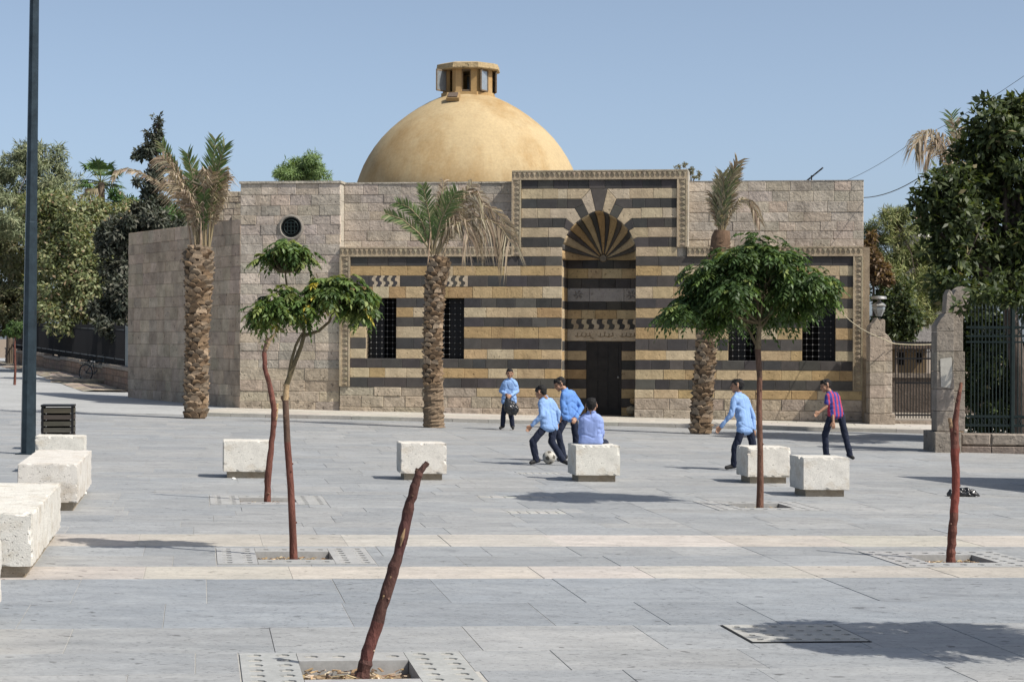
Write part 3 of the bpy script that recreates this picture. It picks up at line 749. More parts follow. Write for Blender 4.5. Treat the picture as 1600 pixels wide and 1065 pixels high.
m = MB(); m.box(tu1 - .3, fu(799) + .3, WS + .02, 1.5, ub - .3, ut - .02, (.44, .39, .33)); upper = m.build('upper_wall', M['mortar'], bld); m = MB(); m.box(fu(1073) - .3, F(1349.5, 330, WS)[0] - .02, WS + .02, 1.5, ub - .3, ut2 - .02, (.44, .39, .33)); upper2 = m.build('upper_wall', M['mortar'], bld)
ashlar('parapet_stone', upper, M['grey'], UW, tu1 + .0, fu(799) + .05, ub, ut, .265, .4, .75)
m = MB(); m.box(tu1 + .01, fu(799), WS - .02, 1.5, ut + .002, ut + .045, (.44, .40, .33)); m.build('coping', M['rough'], upper)
ru1 = F(1349.5, 330, WS)[0]
ashlar('parapet_stone', upper2, M['grey'], UW, fu(1073) + .02, ru1, ub, ut2, .265, .4, .75)
m = MB(); m.box(fu(1073) + .05, ru1, WS + .0, 1.5, ut2 + .002, ut2 + .035, (.30, .27, .23)); m.build('coping', M['rough'], upper2)
m = MB(); m.box(ru1 - .5, ru1 - .01, WS + .05, 9.0, bot, ut2 - .03, (.33, .29, .24)); m.build('east_wall', M['rough'], bld)
# side wall receding to the street
c0 = Vector((tu0, BK, 0)); e = P(200, 480, 60.7); c1 = Vector((*toB(e)[:2], 0)); dS = (c0 - c1); LS = dS.length; dS.normalize()
SW = Frame(c1, dS, (0, 0, 1)); stp = P(290, 354, 57)[2]
m = MB(); nrm = SW.N
vs = [SW.at(.02, bot, -.02), SW.at(LS - .0, bot, -.02), SW.at(LS, bot, -1.2), SW.at(.3, bot, -1.2)]; vt = [Vector((v.x, v.y, stp - .02)) for v in vs]
m.add(vs + vt, [(0, 1, 5, 4), (1, 2, 6, 5), (2, 3, 7, 6), (3, 0, 4, 7), (4, 5, 6, 7)], (.40, .33, .27)); sidew = m.build('side_wall', M['mortar'], bld)
SG = lambda: jit(rng.choice([(0.494, 0.387, 0.286), (0.461, 0.366, 0.270), (0.517, 0.415, 0.312), (0.427, 0.339, 0.255)]), .10)
ashlar('side_stone', sidew, M['grey'], SW, 0, LS, bot, stp, .34, .45, .75, SG)
# rough older wall behind it, above
m = MB(); ra = toB(P(333, 300, 59)); rbv = toB(P(378, 300, 58)); RW = Frame((ra[0] - .6, ra[1], 0), (1, 0, 0), (0, 0, 1)); rt = P(355, 297, 58.5)[2]
m.box(ra[0] - .6, rbv[0] + 3, ra[1] + .02, ra[1] + .5, 3, rt - .02, (.3, .26, .21)); oldw = m.build('rear_wall', M['mortar'], bld)
ashlar('rubble_stone', oldw, M['rough'], RW, 0, rbv[0] - ra[0] + 1.6, stp - .6, rt, .19, .2, .45, lambda: jit((.42, .36, .28), .15), rough=.025, gap=.02)
# roof slab
m = MB(); m.add([(tu0 + .3, .7, tt_ - .35), (ru1 - .2, .7, tt_ - .35), (ru1 - .2, 11, tt_ - .35), (tu0 + .3, 11, tt_ - .35)], [(0, 1, 2, 3)], (.36, .32, .26))
m.box(tu0 + .1, ru1 - .3, 11, 11.3, bot, tt_ - .1, (.33, .29, .24)); m.build('roof', M['rough'], bld)
# ---- dome
DV = 5.2; dc = F(731, 285, DV); sc = .263 * (ORG.y + DV) / FOC; dx_, db = dc[0], F(731, 286, DV)[1]
prof = [(676, -150), (676, -60), (662, 0), (646, 45), (626, 95), (597, 150), (562, 205), (518, 262), (470, 312), (420, 356), (365, 399), (305, 440), (240, 477), (180, 505), (120, 526), (60, 540), (1, 548)]
m = MB(); m.lathe([(r * sc, z * sc) for r, z in prof], (dx_, DV, db), 72, (.435, .335, .19)); dome = m.build('dome', M['ochre'], bld, weld=True)
def dz(r):
    for (r0, z0), (r1, z1) in zip(prof[:-1], prof[1:]):
        if r1 <= r / sc <= r0: return db + sc * (z0 + (z1 - z0) * (r0 - r / sc) / max(1e-6, r0 - r1))
    return db + 548 * sc
hatch = MB(); hx, hw_ = F(711, 153, DV - 1.0)
tl = Vector((0, .62, .48)).normalized()
hatch.obox((hx, DV - 1.32, hw_ - .01), (.19, 0, 0), tl * .15, tl.cross(Vector((1, 0, 0))) * .06, (.35, .24, .12)); hb = hatch.build('roof_hatch', M['ochre'], dome)
m = MB(); m.obox((hx, DV - 1.36, hw_ + .02), (.14, 0, 0), tl * .11, tl.cross(Vector((1, 0, 0))) * .045, (.12, .09, .07)); m.build('hatch_grille', M['wood'], hb)
# ---- lantern on top
lz = F(731, 147, DV)[1] - .12; lt = F(731, 113, DV)[1]; lr = .80; oc = (.46, .32, .155); ph8 = math.pi / 8 + TH * .5
m = MB(); m.lathe([(lr + .05, lz - .1), (lr + .05, lz + .1), (lr, lz + .1)], (dx_, DV, 0), 8, oc, 0, False, ph8); lan = m.build('lantern', M['ochre'], bld)
cor = [(dx_ + lr * math.cos(ph8 + k * math.pi/4), DV + lr * math.sin(ph8 + k * math.pi/4)) for k in range(8)]
for k in range(8):
    x, y = cor[k]; mm = MB()
    for s in (1, -1):
        q = cor[(k + s) % 8]; d = Vector((q[0] - x, q[1] - y)); d.normalize(); w = .16
        nn = Vector((dx_ - x, DV - y)).normalized() * .12
        a = Vector((x, y)); b = a + d * w
        vs = [(a.x, a.y), (b.x, b.y), (b.x + nn.x, b.y + nn.y), (a.x + nn.x, a.y + nn.y)]
        mm.add([(*p, lz + .1) for p in vs] + [(*p, lt) for p in vs], [(0, 1, 5, 4), (1, 2, 6, 5), (2, 3, 7, 6), (3, 0, 4, 7), (4, 5, 6, 7)], jit(oc, .06))
    mm.build('pier', M['ochre'], lan)
m = MB(); m.lathe([(.01, lt), (lr + .17, lt), (lr + .20, lt + .03), (lr + .18, lt + .17), (lr + .05, lt + .21), (.01, lt + .24)], (dx_, DV, 0), 8, (.42, .32, .18), 0, False, ph8); m.build('cap_slab', M['rough'], lan)
fk = [math.atan2((cor[k][1] + cor[(k+1) % 8][1]) / 2 - DV, (cor[k][0] + cor[(k+1) % 8][0]) / 2 - dx_) for k in range(8)]
for k in range(8):
    p, q = Vector((*cor[k], 0)), Vector((*cor[(k+1) % 8], 0)); d = (q - p).normalized(); a = p + d * .17; b = q - d * .17
    out = Vector((math.cos(fk[k]), math.sin(fk[k]), 0)); z0, z1 = lz + .14, lt - .03
    front = out.y < -.8
    mm = MB()
    opened = k if (out.x < -.4 and -.95 < out.y < -.2) else None
    hinge = a if out.x < 0 else b
    a2, b2 = (a - out * .05, b - out * .05)
    if opened is not None:
        a2 = Vector((a.x, a.y, 0)) + out * .02; b2 = a2 + (out * .45 + d * .12)
    elif out.x > .4 and out.y < .1:
        b2 = b; a2 = b + out * .12 - d * .36
    for s, e_ in ((a2, b2),):
        for zz in (z0, z1): mm.bar(s + Vector((0, 0, zz)), e_ + Vector((0, 0, zz)), .04, .04, (.2, .15, .1))
        for pp in (s, e_, ): mm.bar(pp + Vector((0, 0, z0)), pp + Vector((0, 0, z1)), .04, .04, (.2, .15, .1))
    wo = mm.build('window_frame', M['wood'], lan)
    if not front:
        m2 = MB(); m2.add([a2 + Vector((0, 0, z0)), b2 + Vector((0, 0, z0)), b2 + Vector((0, 0, z1)), a2 + Vector((0, 0, z1))], [(0, 1, 2, 3)]); o = m2.build('pane', M['glass'], wo)
        sm = o.modifiers.new('thick', 'SOLIDIFY'); sm.thickness = .012

# ================================================================== VEGETATION
nr = np.random.RandomState(11)
def npv(v): return np.array(v, dtype=float)
def unit(a): return a / np.maximum(1e-9, np.linalg.norm(a, axis=-1, keepdims=True))
def leaf_obj(name, m, parent, C, D, N, L, W, T, kind=None):
    n = len(C); D = unit(D); S = unit(np.cross(D, N)); L = np.broadcast_to(L, n)[:, None]; W = np.broadcast_to(W, n)[:, None]
    N2 = np.cross(S, D)
    V = np.empty((n, 4, 3)); V[:, 0] = C; V[:, 1] = C + D * L * .45 + S * W / 2 + N2 * L * .06; V[:, 2] = C + D * L - N2 * L * .05; V[:, 3] = C + D * L * .45 - S * W / 2 + N2 * L * .06
    if parent is not None: V -= npv(parent.location)
    me = bpy.data.meshes.new(name); me.vertices.add(n * 4); me.vertices.foreach_set('co', V.reshape(-1))
    me.loops.add(n * 4); me.polygons.add(n)
    me.polygons.foreach_set('loop_start', np.arange(n) * 4); me.loops.foreach_set('vertex_index', np.arange(n * 4)); me.update(calc_edges=True)
    at = me.attributes.new('tint', 'FLOAT_COLOR', 'FACE'); at.data.foreach_set('color', np.concatenate([T, np.ones((n, 1))], 1).reshape(-1))
    o = mesh_obj(name, me, m, parent)
    if kind: o['kind'] = kind
    return o
def palette(n, cols, w, var=.25):
    c = npv(cols)[nr.choice(len(cols), n, p=npv(w) / sum(w))]
    return np.clip(c * (1 + nr.uniform(-var, var, (n, 1))), 0, 1)
def rand_unit(n): return unit(nr.normal(size=(n, 3)))
def cloud(clumps, n, sub=14, fill=.45):
    """points through lumpy crowns: every clump breaks into smaller tufts with gaps between"""
    vol = npv([r[0] * r[1] * r[2] for _, r in clumps]) ** .8; cnt = np.maximum(30, (n * vol / vol.sum())).astype(int); out = []; outn = []
    for (c, r), k in zip(clumps, cnt):
        c = npv(c); r = npv(r); ns = max(5, int(sub)); sc = rand_unit(ns) * nr.uniform(.35, 1, (ns, 1)) * r + c; sr = nr.uniform(.22, .42, ns)
        i = nr.randint(0, ns, k); u = rand_unit(k) * (nr.uniform(0, 1, (k, 1)) ** fill)
        p = sc[i] + u * (r * sr[i][:, None] * 1.15); out.append(p); outn.append(unit(u + .5 * unit(p - c)))
    return np.concatenate(out), np.concatenate(outn)
def limbs(mb, trunk, rad, targets, tint, r0=.5):
    mb.tube(trunk, rad, 9, tint, wob=.08)
    for t in targets:
        k = rng.randint(max(1, len(trunk) // 2), len(trunk) - 1); a = Vector(trunk[k]); t = Vector(t); r = (rad[k] if isinstance(rad, list) else rad) * r0
        mid = (a + t) / 2 + Vector((rng.uniform(-.1, .1), rng.uniform(-.1, .1), (t - a).length * .08)) * (t - a).length * .4
        mb.tube([a, mid, t], [r, r * .65, r * .25], 6, tint)
def broad_tree(name, label, foot, trunk, rad, clumps, n, L, W, cols, w, cat='tree', m='leaf', bark=(.16, .125, .095), sub=14, group=None, flat=.5, crown='crown'):
    root = thing(name, label, cat, foot, 0, group)
    mb = MB(); limbs(mb, trunk, rad, [c for c, r in clumps[:17]], bark); mb.build('trunk', M['bark'], root, world=True)
    Cp, Nn = cloud(clumps, n, sub); k = len(Cp)
    D = unit(rand_unit(k) + Nn * .5 + npv([0, 0, -.25])); Nm = unit(Nn + rand_unit(k) * flat + npv([0, 0, .5]))
    leaf_obj(crown, M[m], root, Cp, D, Nm, L * nr.uniform(.7, 1.3, k), W * nr.uniform(.7, 1.3, k), palette(k, cols, w))
    return root
def PC(px, py, Y, rx, rz, ry=None):      # clump from picture position and depth
    return (tuple(P(px, py, Y)), (rx * Y / FOC, (ry if ry is not None else rx) * Y / FOC, rz * Y / FOC))

# ---- young compound-leaved trees and bare trunks
def compound(base, dirs, length, pairs, L, W, cols, w, droop=.5):
    n = len(base); Cs, Ds, Ns, Ls = [], [], [], []
    length = np.broadcast_to(length, n)[:, None]; up = npv([0, 0, 1.]); S = unit(np.cross(dirs, up) + 1e-6)
    for k in range(pairs + 1):
        t = .25 + .75 * k / pairs; p = base + dirs * length * t; p[:, 2] -= (droop * length * t * t)[:, 0]
        tang = unit(dirs + npv([0, 0, -1]) * droop * 2 * t)
        for s in ((1, -1) if k < pairs else (0,)):
            d = unit(S * s * .9 + tang * (.55 if s else 1) + npv([0, 0, -.28]) + nr.normal(0, .12, (n, 3)))
            Cs.append(p); Ds.append(d); Ns.append(unit(up + S * s * -.2 + nr.normal(0, .3, (n, 3)))); Ls.append(np.full(n, L * (1 - .35 * abs(t - .55))))
    T = np.repeat(palette(n, cols, w, .3)[None], len(Cs), 0).reshape(-1, 3)
    return np.concatenate(Cs), np.concatenate(Ds), np.concatenate(Ns), np.concatenate(Ls), T
def px_path(pts, Y, dY=0): return [P(x, y, Y + (d[0] if d else 0)) for x, y, *d in pts]
RED = (.155, .064, .048); DRK = (.12, .075, .055); TAN = (.42, .30, .17); GRN = (.13, .105, .06)
GREENS = [(0.087, 0.142, 0.041), (0.123, 0.181, 0.055), (0.055, 0.096, 0.032), (0.203, 0.246, 0.080), (0.493, 0.406, 0.072)]
def young_tree(label, foot_px, stems, domes, n, w, seed, shift=Vector((0, 0, 0)), ll=1.0, sr=.72, tip=.055):
    foot = G(*foot_px); Y = foot.y; root = thing('young_tree', label, 'tree', foot + shift, 0, 'young trees in the paving')
    mb = MB()
    for pts, rad, tn in stems:
        pp = [p + shift for p in px_path(pts, Y)]; rr = [r * sr * Y / FOC for r in rad]; mb.tube(pp, rr, 10, wob=.07, tints=tn)
        for i in range(1, len(pp) - 1):  # knots
            for q in range(2):
                c = pp[i].lerp(pp[i+1], rng.random()); a = rng.uniform(0, 6.28); mb.tube([c, c + Vector((math.cos(a), math.sin(a), .3)) * rr[i] * 1.25], [rr[i] * .45, rr[i] * .25], 5, tn[min(i, len(tn)-1)])
    mb.build('trunk', M['stem'], root, world=True)
    B, D, br = [], [], MB()
    for (cx, cy, rx, rz, dy, cnt, hub) in domes:
        c = npv(P(cx, cy, Y + dy) + shift); r = npv([rx, rx * .95, rz]) * Y / FOC; h = npv(P(*hub, Y) + shift)
        nb_ = max(6, cnt // 16); u = rand_unit(nb_); u[:, 2] = np.where(u[:, 2] < 0, u[:, 2] * .55, u[:, 2]); tips = c + unit(u) * r * nr.uniform(.45, .95, (nb_, 1))
        i = nr.randint(0, nb_, int(cnt * 1.5)); cc = len(i); ell = tips[i] + nr.normal(0, tip, (cc, 3)); out = unit(tips[i] - c)
        d = unit(rand_unit(cc) * npv([1, 1, .45]) + out * .75 * npv([1, 1, .4]) + npv([0, 0, .05])); B.append(ell); D.append(d); cnt = cc
        for k in range(11):
            e = ell[nr.randint(cnt)]; m_ = (h * .45 + e * .55) + npv([0, 0, -.06]); br.tube([h, m_, e], [.016, .010, .004], 5, GRN)
    br.build('branches', M['stem'], root, world=True)
    B = np.concatenate(B); D = np.concatenate(D)
    C_, D_, N_, L_, T_ = compound(B, D, nr.uniform(.18, .30, len(B)) * ll, 6, .092 * (.55 + .45 * ll), .05, GREENS, w, .55)
    leaf_obj('crown', M['leaf'], root, C_, D_, N_, L_, L_ * .40, T_)
    return root
t_red = [RED, RED, (.15, .06, .045), DRK, TAN, GRN, GRN, GRN, GRN]
young_tree('forked young tree with three leaf clusters and a reddish trunk left of centre', (459, 870),
           [([(459, 876), (458, 840), (454, 760), (449, 690), (446, 625), (448, 600), (459, 570), (470, 542), (476, 521)], [9, 8, 7.5, 7, 6.5, 6, 5, 4.5, 4], t_red),
            ([(476, 524), (498, 517), (514, 503), (522, 485), (527, 462)], [4, 3.4, 3, 2.6, 1.5], [GRN] * 4),
            ([(450, 596), (455, 565), (462, 540), (468, 528), (474, 519)], [4, 3.5, 3, 3, 2.5], [GRN] * 4),
            ([(476, 521), (470, 505), (455, 488), (447, 470)], [3.5, 3, 2.5, 1.5], [GRN] * 3), ([(462, 500), (450, 460), (446, 430), (449, 398)], [2.2, 2, 1.8, 1], [GRN] * 3),
            ([(446, 632), (441, 622), (440, 618)], [4, 3, 2.5], [DRK] * 2)],
           [(534, 456, 38, 20, .05, 230, (522, 480)), (564, 478, 14, 16, .05, 50, (527, 470)), (505, 446, 14, 10, .05, 30, (522, 478)), (438, 474, 32, 18, -.05, 220, (458, 492)), (480, 482, 12, 10, -.1, 30, (474, 505)), (412, 492, 12, 11, 0, 36, (447, 475)), (446, 382, 17, 15, .1, 62, (447, 425)), (428, 400, 12, 7, .1, 24, (447, 425)), (470, 398, 10, 8, .1, 24, (447, 425))], 0, [4, 4, 2, 3.2, .35], 1, ll=.55, tip=.035)
young_tree('young tree with a broad umbrella of dark leaves in front of the right windows', (1187, 792),
           [([(1187, 798), (1188, 760), (1188, 700), (1186, 640), (1187, 590), (1184, 545), (1187, 510), (1184, 470)], [8, 7, 6.5, 6, 6, 7, 5, 3], [(.16, .085, .06)] * 4 + [DRK, (.2, .16, .10), GRN]),
            ([(1183, 540), (1176, 528), (1170, 515), (1150, 490)], [3.4, 3, 2.5, 1.5], [GRN] * 3), ([(1187, 515), (1205, 490), (1225, 470)], [3.2, 2.5, 1.5], [GRN] * 2)],
           [(1170, 452, 100, 66, .0, 760, (1186, 505)), (1084, 480, 34, 26, -.1, 130, (1150, 495)), (1110, 440, 34, 26, .1, 90, (1150, 495)), (1250, 446, 44, 42, .1, 220, (1220, 475)), (1180, 405, 62, 34, .1, 200, (1185, 470))], 0, [3, 1.2, 6, .5, .02], 2)
# the same kind of tree stands just beyond the right edge; its shadow lies on the paving
young_tree('young umbrella-crowned tree just beyond the right edge of the picture', (1187, 792),
           [([(1187, 798), (1188, 700), (1186, 640), (1187, 590), (1184, 545), (1187, 510), (1184, 470)], [8, 7, 6, 6, 6, 5, 3], [RED] * 3 + [DRK, GRN, GRN])],
           [(1178, 455, 105, 70, .0, 700, (1186, 505)), (1235, 445, 80, 55, .0, 300, (1186, 505)), (1110, 470, 60, 36, 0, 120, (1150, 500))], 0, [5, 3, 4, 1.0, .03], 3,
           shift=Vector((4.98 - G(1187, 792).x, 12.85 - G(1187, 792).y, -.03)))
def bare(label, foot_px, stems, scars=()):
    foot = G(*foot_px); Y = foot.y; root = thing('bare_trunk', label, 'tree trunk', foot, 0, 'bare cut trunks in the paving')
    mb = MB(); first = True
    for pts, rad, tn in stems:
        # refine the path so that the trunk is knobbly
        pp = px_path(pts, Y); rr = [r * Y / FOC for r in rad]; fp, fr, ft = [], [], []
        for i in range(len(pp) - 1):
            for k in range(5):
                f = k / 5; fp.append(pp[i].lerp(pp[i+1], f) + Vector((rng.uniform(-1, 1), rng.uniform(-1, 1), 0)) * rr[i] * .10); fr.append((rr[i] * (1 - f) + rr[i+1] * f) * rng.uniform(.93, 1.08)); ft.append(jit(tn[i], .05))
        fp.append(pp[-1]); fr.append(rr[-1]); ft.append(tn[-1])
        mb.tube(fp, fr, 12, wob=.06, tints=ft)
        for i in sorted(rng.sample(range(2, len(fp) - 2), min(len(fp) - 4, 9)) if len(fp) > 14 else []):
            a = rng.uniform(0, 6.28); mb.tube([fp[i], fp[i] + Vector((math.cos(a), math.sin(a), .35)) * fr[i] * rng.uniform(1.05, 1.35)], [fr[i] * rng.uniform(.3, .6), fr[i] * .25], 6, jit(rng.choice([(.16, .09, .065), (.16, .09, .065), (.42, .33, .22)]), .2))
    mb.build('trunk', M['stem'], root, world=True)
    for pts, r in scars:                  # patches of stripped bark
        m = MB(); m.tube([p + Vector((-.008, -.030, 0)) for p in px_path(pts, Y)], r, 7, (.30, .20, .11)); m.build('bark_scar', M['boot'], root, world=True)
    return root
R2 = (.092, .046, .038)
bare('leaning dark red bare trunk in the foreground, cut off at the top', (566, 1052),
     [([(565, 1060), (572, 1030), (590, 970), (607, 915), (622, 865), (637, 800), (648, 760), (656, 737), (668, 722)], [11.5, 10.5, 9.5, 9, 8.6, 8, 7, 5.2, 4.2], [R2, (.15, .06, .05), R2, R2, (.10, .045, .04), (.115, .055, .045), (.11, .055, .045), (.10, .055, .045)]),
      ([(653, 752), (651, 738), (652, 731)], [5, 3.5, 2.5], [(.10, .06, .045)] * 2)],
     [([(628, 852), (631, 838), (635, 824)], [.004, .014, .004]), ([(600, 935), (602, 930), (604, 925)], [.003, .009, .003]), ([(612, 905), (613, 900), (614, 896)], [.003, .008, .003])])
bare('crooked reddish bare trunk with a broken tip beside the forked tree', (418, 783),
     [([(418, 790), (418, 760), (421, 720), (427, 670), (429, 640), (422, 605), (414, 575), (413, 550), (417, 533), (420, 528)], [5.4, 5, 4.7, 4.4, 4.8, 4, 3.6, 3.5, 2.8, 2.2], [RED, RED, RED, RED, RED, RED, RED, DRK, DRK]),
      ([(416, 545), (421, 533), (430, 521)], [3, 2.4, 2], [(.3, .22, .14)] * 2), ([(429, 655), (432, 640), (433, 630)], [4, 3, 2], [TAN] * 2), ([(416, 540), (416, 528), (418, 519)], [2, 1.6, 1], [DRK] * 2)])
bare('smooth red bare trunk with a short side stub at the right', (1486, 875),
     [([(1485, 882), (1487, 850), (1491, 800), (1494, 750), (1492, 700), (1492, 670), (1495, 640), (1499, 612), (1502, 597)], [7.6, 7, 6.6, 6.3, 6.8, 5.4, 4.2, 3.2, 2.4], [RED, RED, (.21, .06, .045), (.21, .06, .045), RED, RED, RED, (.25, .12, .08)]),
      ([(1491, 690), (1487, 668), (1484, 653)], [5, 4, 3], [RED, (.3, .2, .12)])])

# ---- palms
def stub_mesh():
    m = MB()
    prof = [(-.5, .0, .0), (.5, .0, .0), (.42, .55, .10), (.20, .95, .26), (-.20, .95, .26), (-.42, .55, .10)]
    vs = [(a * .20, -.05 + 0 * b, b * .16 - .04) for a, b, c in prof] + [(a * .19, .035 + c * .22, b * .15 - .045) for a, b, c in prof]
    fs = [(6, 7, 8, 11), (11, 8, 9, 10)] + [(i, (i+1) % 6, 6 + (i+1) % 6, 6 + i) for i in range(6)]
    m.add(vs, fs, (.30, .205, .12)); return m
STUBS = []
for col in ((.24, .165, .10), (.17, .115, .07), (.31, .23, .155), (.22, .17, .12)):
    m = stub_mesh(); m.t = [tuple(c * (1.25 if i in (0, 1) else .75) for c in col) for i in range(len(m.t))]; me_o = m.build('frond_stub', M['boot']); STUBS.append(me_o.data); bpy.data.objects.remove(me_o)
GREEN_F = [(.10, .16, .05), (.13, .18, .07), (.085, .13, .045), (.20, .21, .10)]; DEAD_F = [(.36, .29, .20), (.29, .22, .15), (.42, .35, .26), (.22, .165, .115)]
def frond(root, path, ll, n, cols, droop=.35, start=.25, wid=.032, rr=.02, label=None, spread=.75, stalk=(.30, .24, .14)):
    """rachis with two ranks of narrow leaflets"""
    pts = [Vector(p) for p in path]; seg = [0]
    for a, b in zip(pts[:-1], pts[1:]): seg.append(seg[-1] + (b - a).length)
    def at(t):
        d = t * seg[-1]
        for i in range(len(pts) - 1):
            if seg[i+1] >= d - 1e-9:
                f = (d - seg[i]) / max(1e-9, seg[i+1] - seg[i]); a = pts[max(0, i-1)]; b, c = pts[i], pts[i+1]; e_ = pts[min(len(pts)-1, i+2)]
                p = b.lerp(c, f); tg = ((c - a).normalized() * (1 - f) + (e_ - b).normalized() * f).normalized(); return p, tg
        return pts[-1], (pts[-1] - pts[-2]).normalized()
    mb = MB(); fine = [at(k / 14)[0] for k in range(15)]; mb.tube(fine, [rr * (1.15 - k / 14) + .004 for k in range(15)], 5, stalk)
    sidev = None
    for k in range(n):
        t = start + (1 - start) * (k + .5) / n; p, tg = at(t)
        sv = tg.cross(Vector((rng.uniform(-.3, .3), -1, .15))).normalized()
        L = ll * (math.sin(math.pi * min(1, .18 + .82 * (1 - (t - start) / (1 - start)))) * .6 + .45) * rng.uniform(.8, 1.15)
        for s in (1, -1):
            d = (sv * s * spread + tg * .75 + Vector((0, rng.uniform(-.55, .25), 0)) + Vector((rng.uniform(-.15, .15), 0, rng.uniform(-.15, .15)))).normalized()
            nrm = d.cross(Vector((0, -1, 0)) if abs(d.y) < .9 else Vector((1, 0, 0))).normalized(); w = wid * rng.uniform(.7, 1.2)
            m1 = p + d * L * .5 - Vector((0, 0, droop * L * .22)); m2 = p + d * L * .93 - Vector((0, 0, droop * L * .95)); tt = jit(rng.choice(cols), .18)
            mb.add([p + nrm * w * .3, p - nrm * w * .3, m1 - nrm * w * .5, m1 + nrm * w * .5, m2], [(0, 1, 2, 3), (3, 2, 4)], tt)
    o = mb.build('frond', M['frond'], root, world=True)
    if label: o['label'] = label
    return o
def palm(label, foot_px, trunk_px, rad_px, h=.10, boots=True, group='palms along the building', top_label=None, smooth_base=0):
    foot = G(*foot_px, h); Y = foot.y; root = thing('date_palm', label, 'palm tree', foot, 0, group)
    pts = [P(x, y, Y) for x, y in trunk_px]; pts[0] = foot - Vector((0, 0, .1)); rr = [r * Y / FOC for r in rad_px]
    mb = MB(); mb.tube(pts, [r * .86 for r in rr], 14, (.13, .09, .06), wob=.04); trunk = mb.build('trunk', M['bark'], root, world=True)  # core tint kept dark to stand in for shade between the boots
    if smooth_base:                       # bare rough foot of the trunk, boots worn off
        mf = MB(); nn = 26; mf.tube([pts[0].lerp(pts[2], .62 * q / nn) for q in range(nn + 1)], [rr[0] * (1.02 - .12 * q / nn) * rng.uniform(.9, 1.08) for q in range(nn + 1)], 18, (.2, .145, .095), wob=.09)
        mf.sm = [False] * len(mf.sm); mf.build('bare_foot', M['boot'], trunk, world=True)
    if boots:
        tot = sum((b - a).length for a, b in zip(pts[:-1], pts[1:])); k = 0; d = .08 + smooth_base
        while d < tot - .03:
            acc = 0
            for i in range(len(pts) - 1):
                l = (pts[i+1] - pts[i]).length
                if acc + l >= d: break
                acc += l
            f = (d - acc) / l; c = pts[i].lerp(pts[i+1], f) - foot; r = rr[i] * (1 - f) + rr[i+1] * f
            n = 8
            for q in range(n):
                a = (q + .5 * (k % 2)) * 2 * math.pi / n + rng.uniform(-.12, .12)
                if -.25 < math.sin(a) and not (abs(math.cos(a)) > .9): continue        # far side of the trunk, never seen
                s = r / .28 * rng.uniform(.9, 1.15)
                mw = Matrix.Translation(c + Vector((math.cos(a), math.sin(a), 0)) * r * .80 + Vector((0, 0, rng.uniform(-.02, .02)))) @ Matrix.Rotation(a - math.pi/2, 4, 'Z') @ Matrix.Rotation(rng.uniform(-.5, .3), 4, 'X') @ Matrix.Rotation(rng.uniform(-.3, .3), 4, 'Y') @ Matrix.Diagonal((s * rng.uniform(.95, 1.35), s, s * rng.uniform(.65, 1.1), 1))
                shared('frond_stub', rng.choice(STUBS), trunk, mw)
            d += .105; k += 1
    return root, Y
def stalks(root, Y, pairs, r=.022, col=(.40, .31, .20)):
    for a, b, c in pairs:
        dy = rng.uniform(-.12, .12); m = MB(); m.tube([P(*a, Y + dy*.3), P(*b, Y + dy), P(*c, Y + dy)], [r * 1.5, r, r * .7], 6, jit(col, .2)); m.build('cut_stalk', M['boot'], root, world=True)
def fp(pts, Y, lean): return [P(x, y, Y + lean * (i / (len(pts) - 1)) ** 1.3) for i, (x, y) in enumerate(pts)]
# left palm
pa, Y = palm('left date palm with tied-up brown fronds before the grey side wall', (306, 647), [(306, 650), (307, 600), (308, 540), (310, 470), (311, 400), (312, 385)], [18, 18, 17, 19, 22, 16])
for pts, ll, cols, dr, ln in [([(308, 396), (300, 345), (290, 305), (272, 262), (252, 224)], .35, GREEN_F, .15, .3), ([(310, 396), (298, 345), (278, 310), (250, 287), (222, 271), (200, 264), (184, 267), (175, 281)], .12, DEAD_F, .6, -.4),
                              ([(318, 396), (312, 345), (306, 305), (300, 270), (293, 240)], .40, GREEN_F, .1, -.3), ([(322, 394), (322, 340), (326, 290), (333, 250), (337, 218)], .50, GREEN_F, .15, .2),
                              ([(326, 394), (328, 340), (333, 295), (343, 255), (351, 228)], .48, GREEN_F, .2, -.2), ([(312, 396), (303, 335), (290, 292), (270, 262), (254, 245)], .45, DEAD_F, .9, .1), ([(311, 396), (301, 338), (286, 300), (268, 276)], .50, DEAD_F, 1.1, -.3),
                              ([(316, 396), (314, 330), (318, 290), (313, 268)], .55, DEAD_F, 1.2, -.2), ([(324, 394), (330, 330), (338, 290), (345, 264)], .55, DEAD_F, 1.2, .1), ([(320, 394), (322, 330), (328, 285), (332, 268)], .5, DEAD_F, 1.1, -.3),
                              ([(315, 394), (306, 330), (302, 292), (299, 272)], .5, DEAD_F, 1.0, .25), ([(326, 394), (334, 345), (345, 300), (350, 270)], .42, DEAD_F, 1.3, .0), ([(313, 394), (305, 340), (298, 312), (292, 300)], .38, DEAD_F, 1.4, -.25),
                              ([(320, 394), (318, 350), (318, 320), (320, 300)], .45, GREEN_F, .5, -.2)]:
    frond(pa, fp(pts, Y, ln), ll * (1.25 if cols is DEAD_F else 1), 46, cols, dr * .7, start=.34, spread=.55, wid=.04)
    if cols is DEAD_F and ln != -.4: frond(pa, fp([(x + rng.uniform(-7, 7) * i / 3, y + rng.uniform(-4, 10) * i / 3) for i, (x, y) in enumerate(pts)], Y, ln + .2), ll * 1.1, 36, cols, dr * .7, start=.36, spread=.6, wid=.04)
stalks(pa, Y, [((300, 402), (296, 360), (290, 330)), ((306, 402), (304, 360), (300, 320)), ((313, 402), (314, 350), (312, 310)), ((320, 402), (323, 350), (322, 310)), ((325, 400), (330, 350), (331, 320)), ((317, 402), (310, 350), (306, 330))])
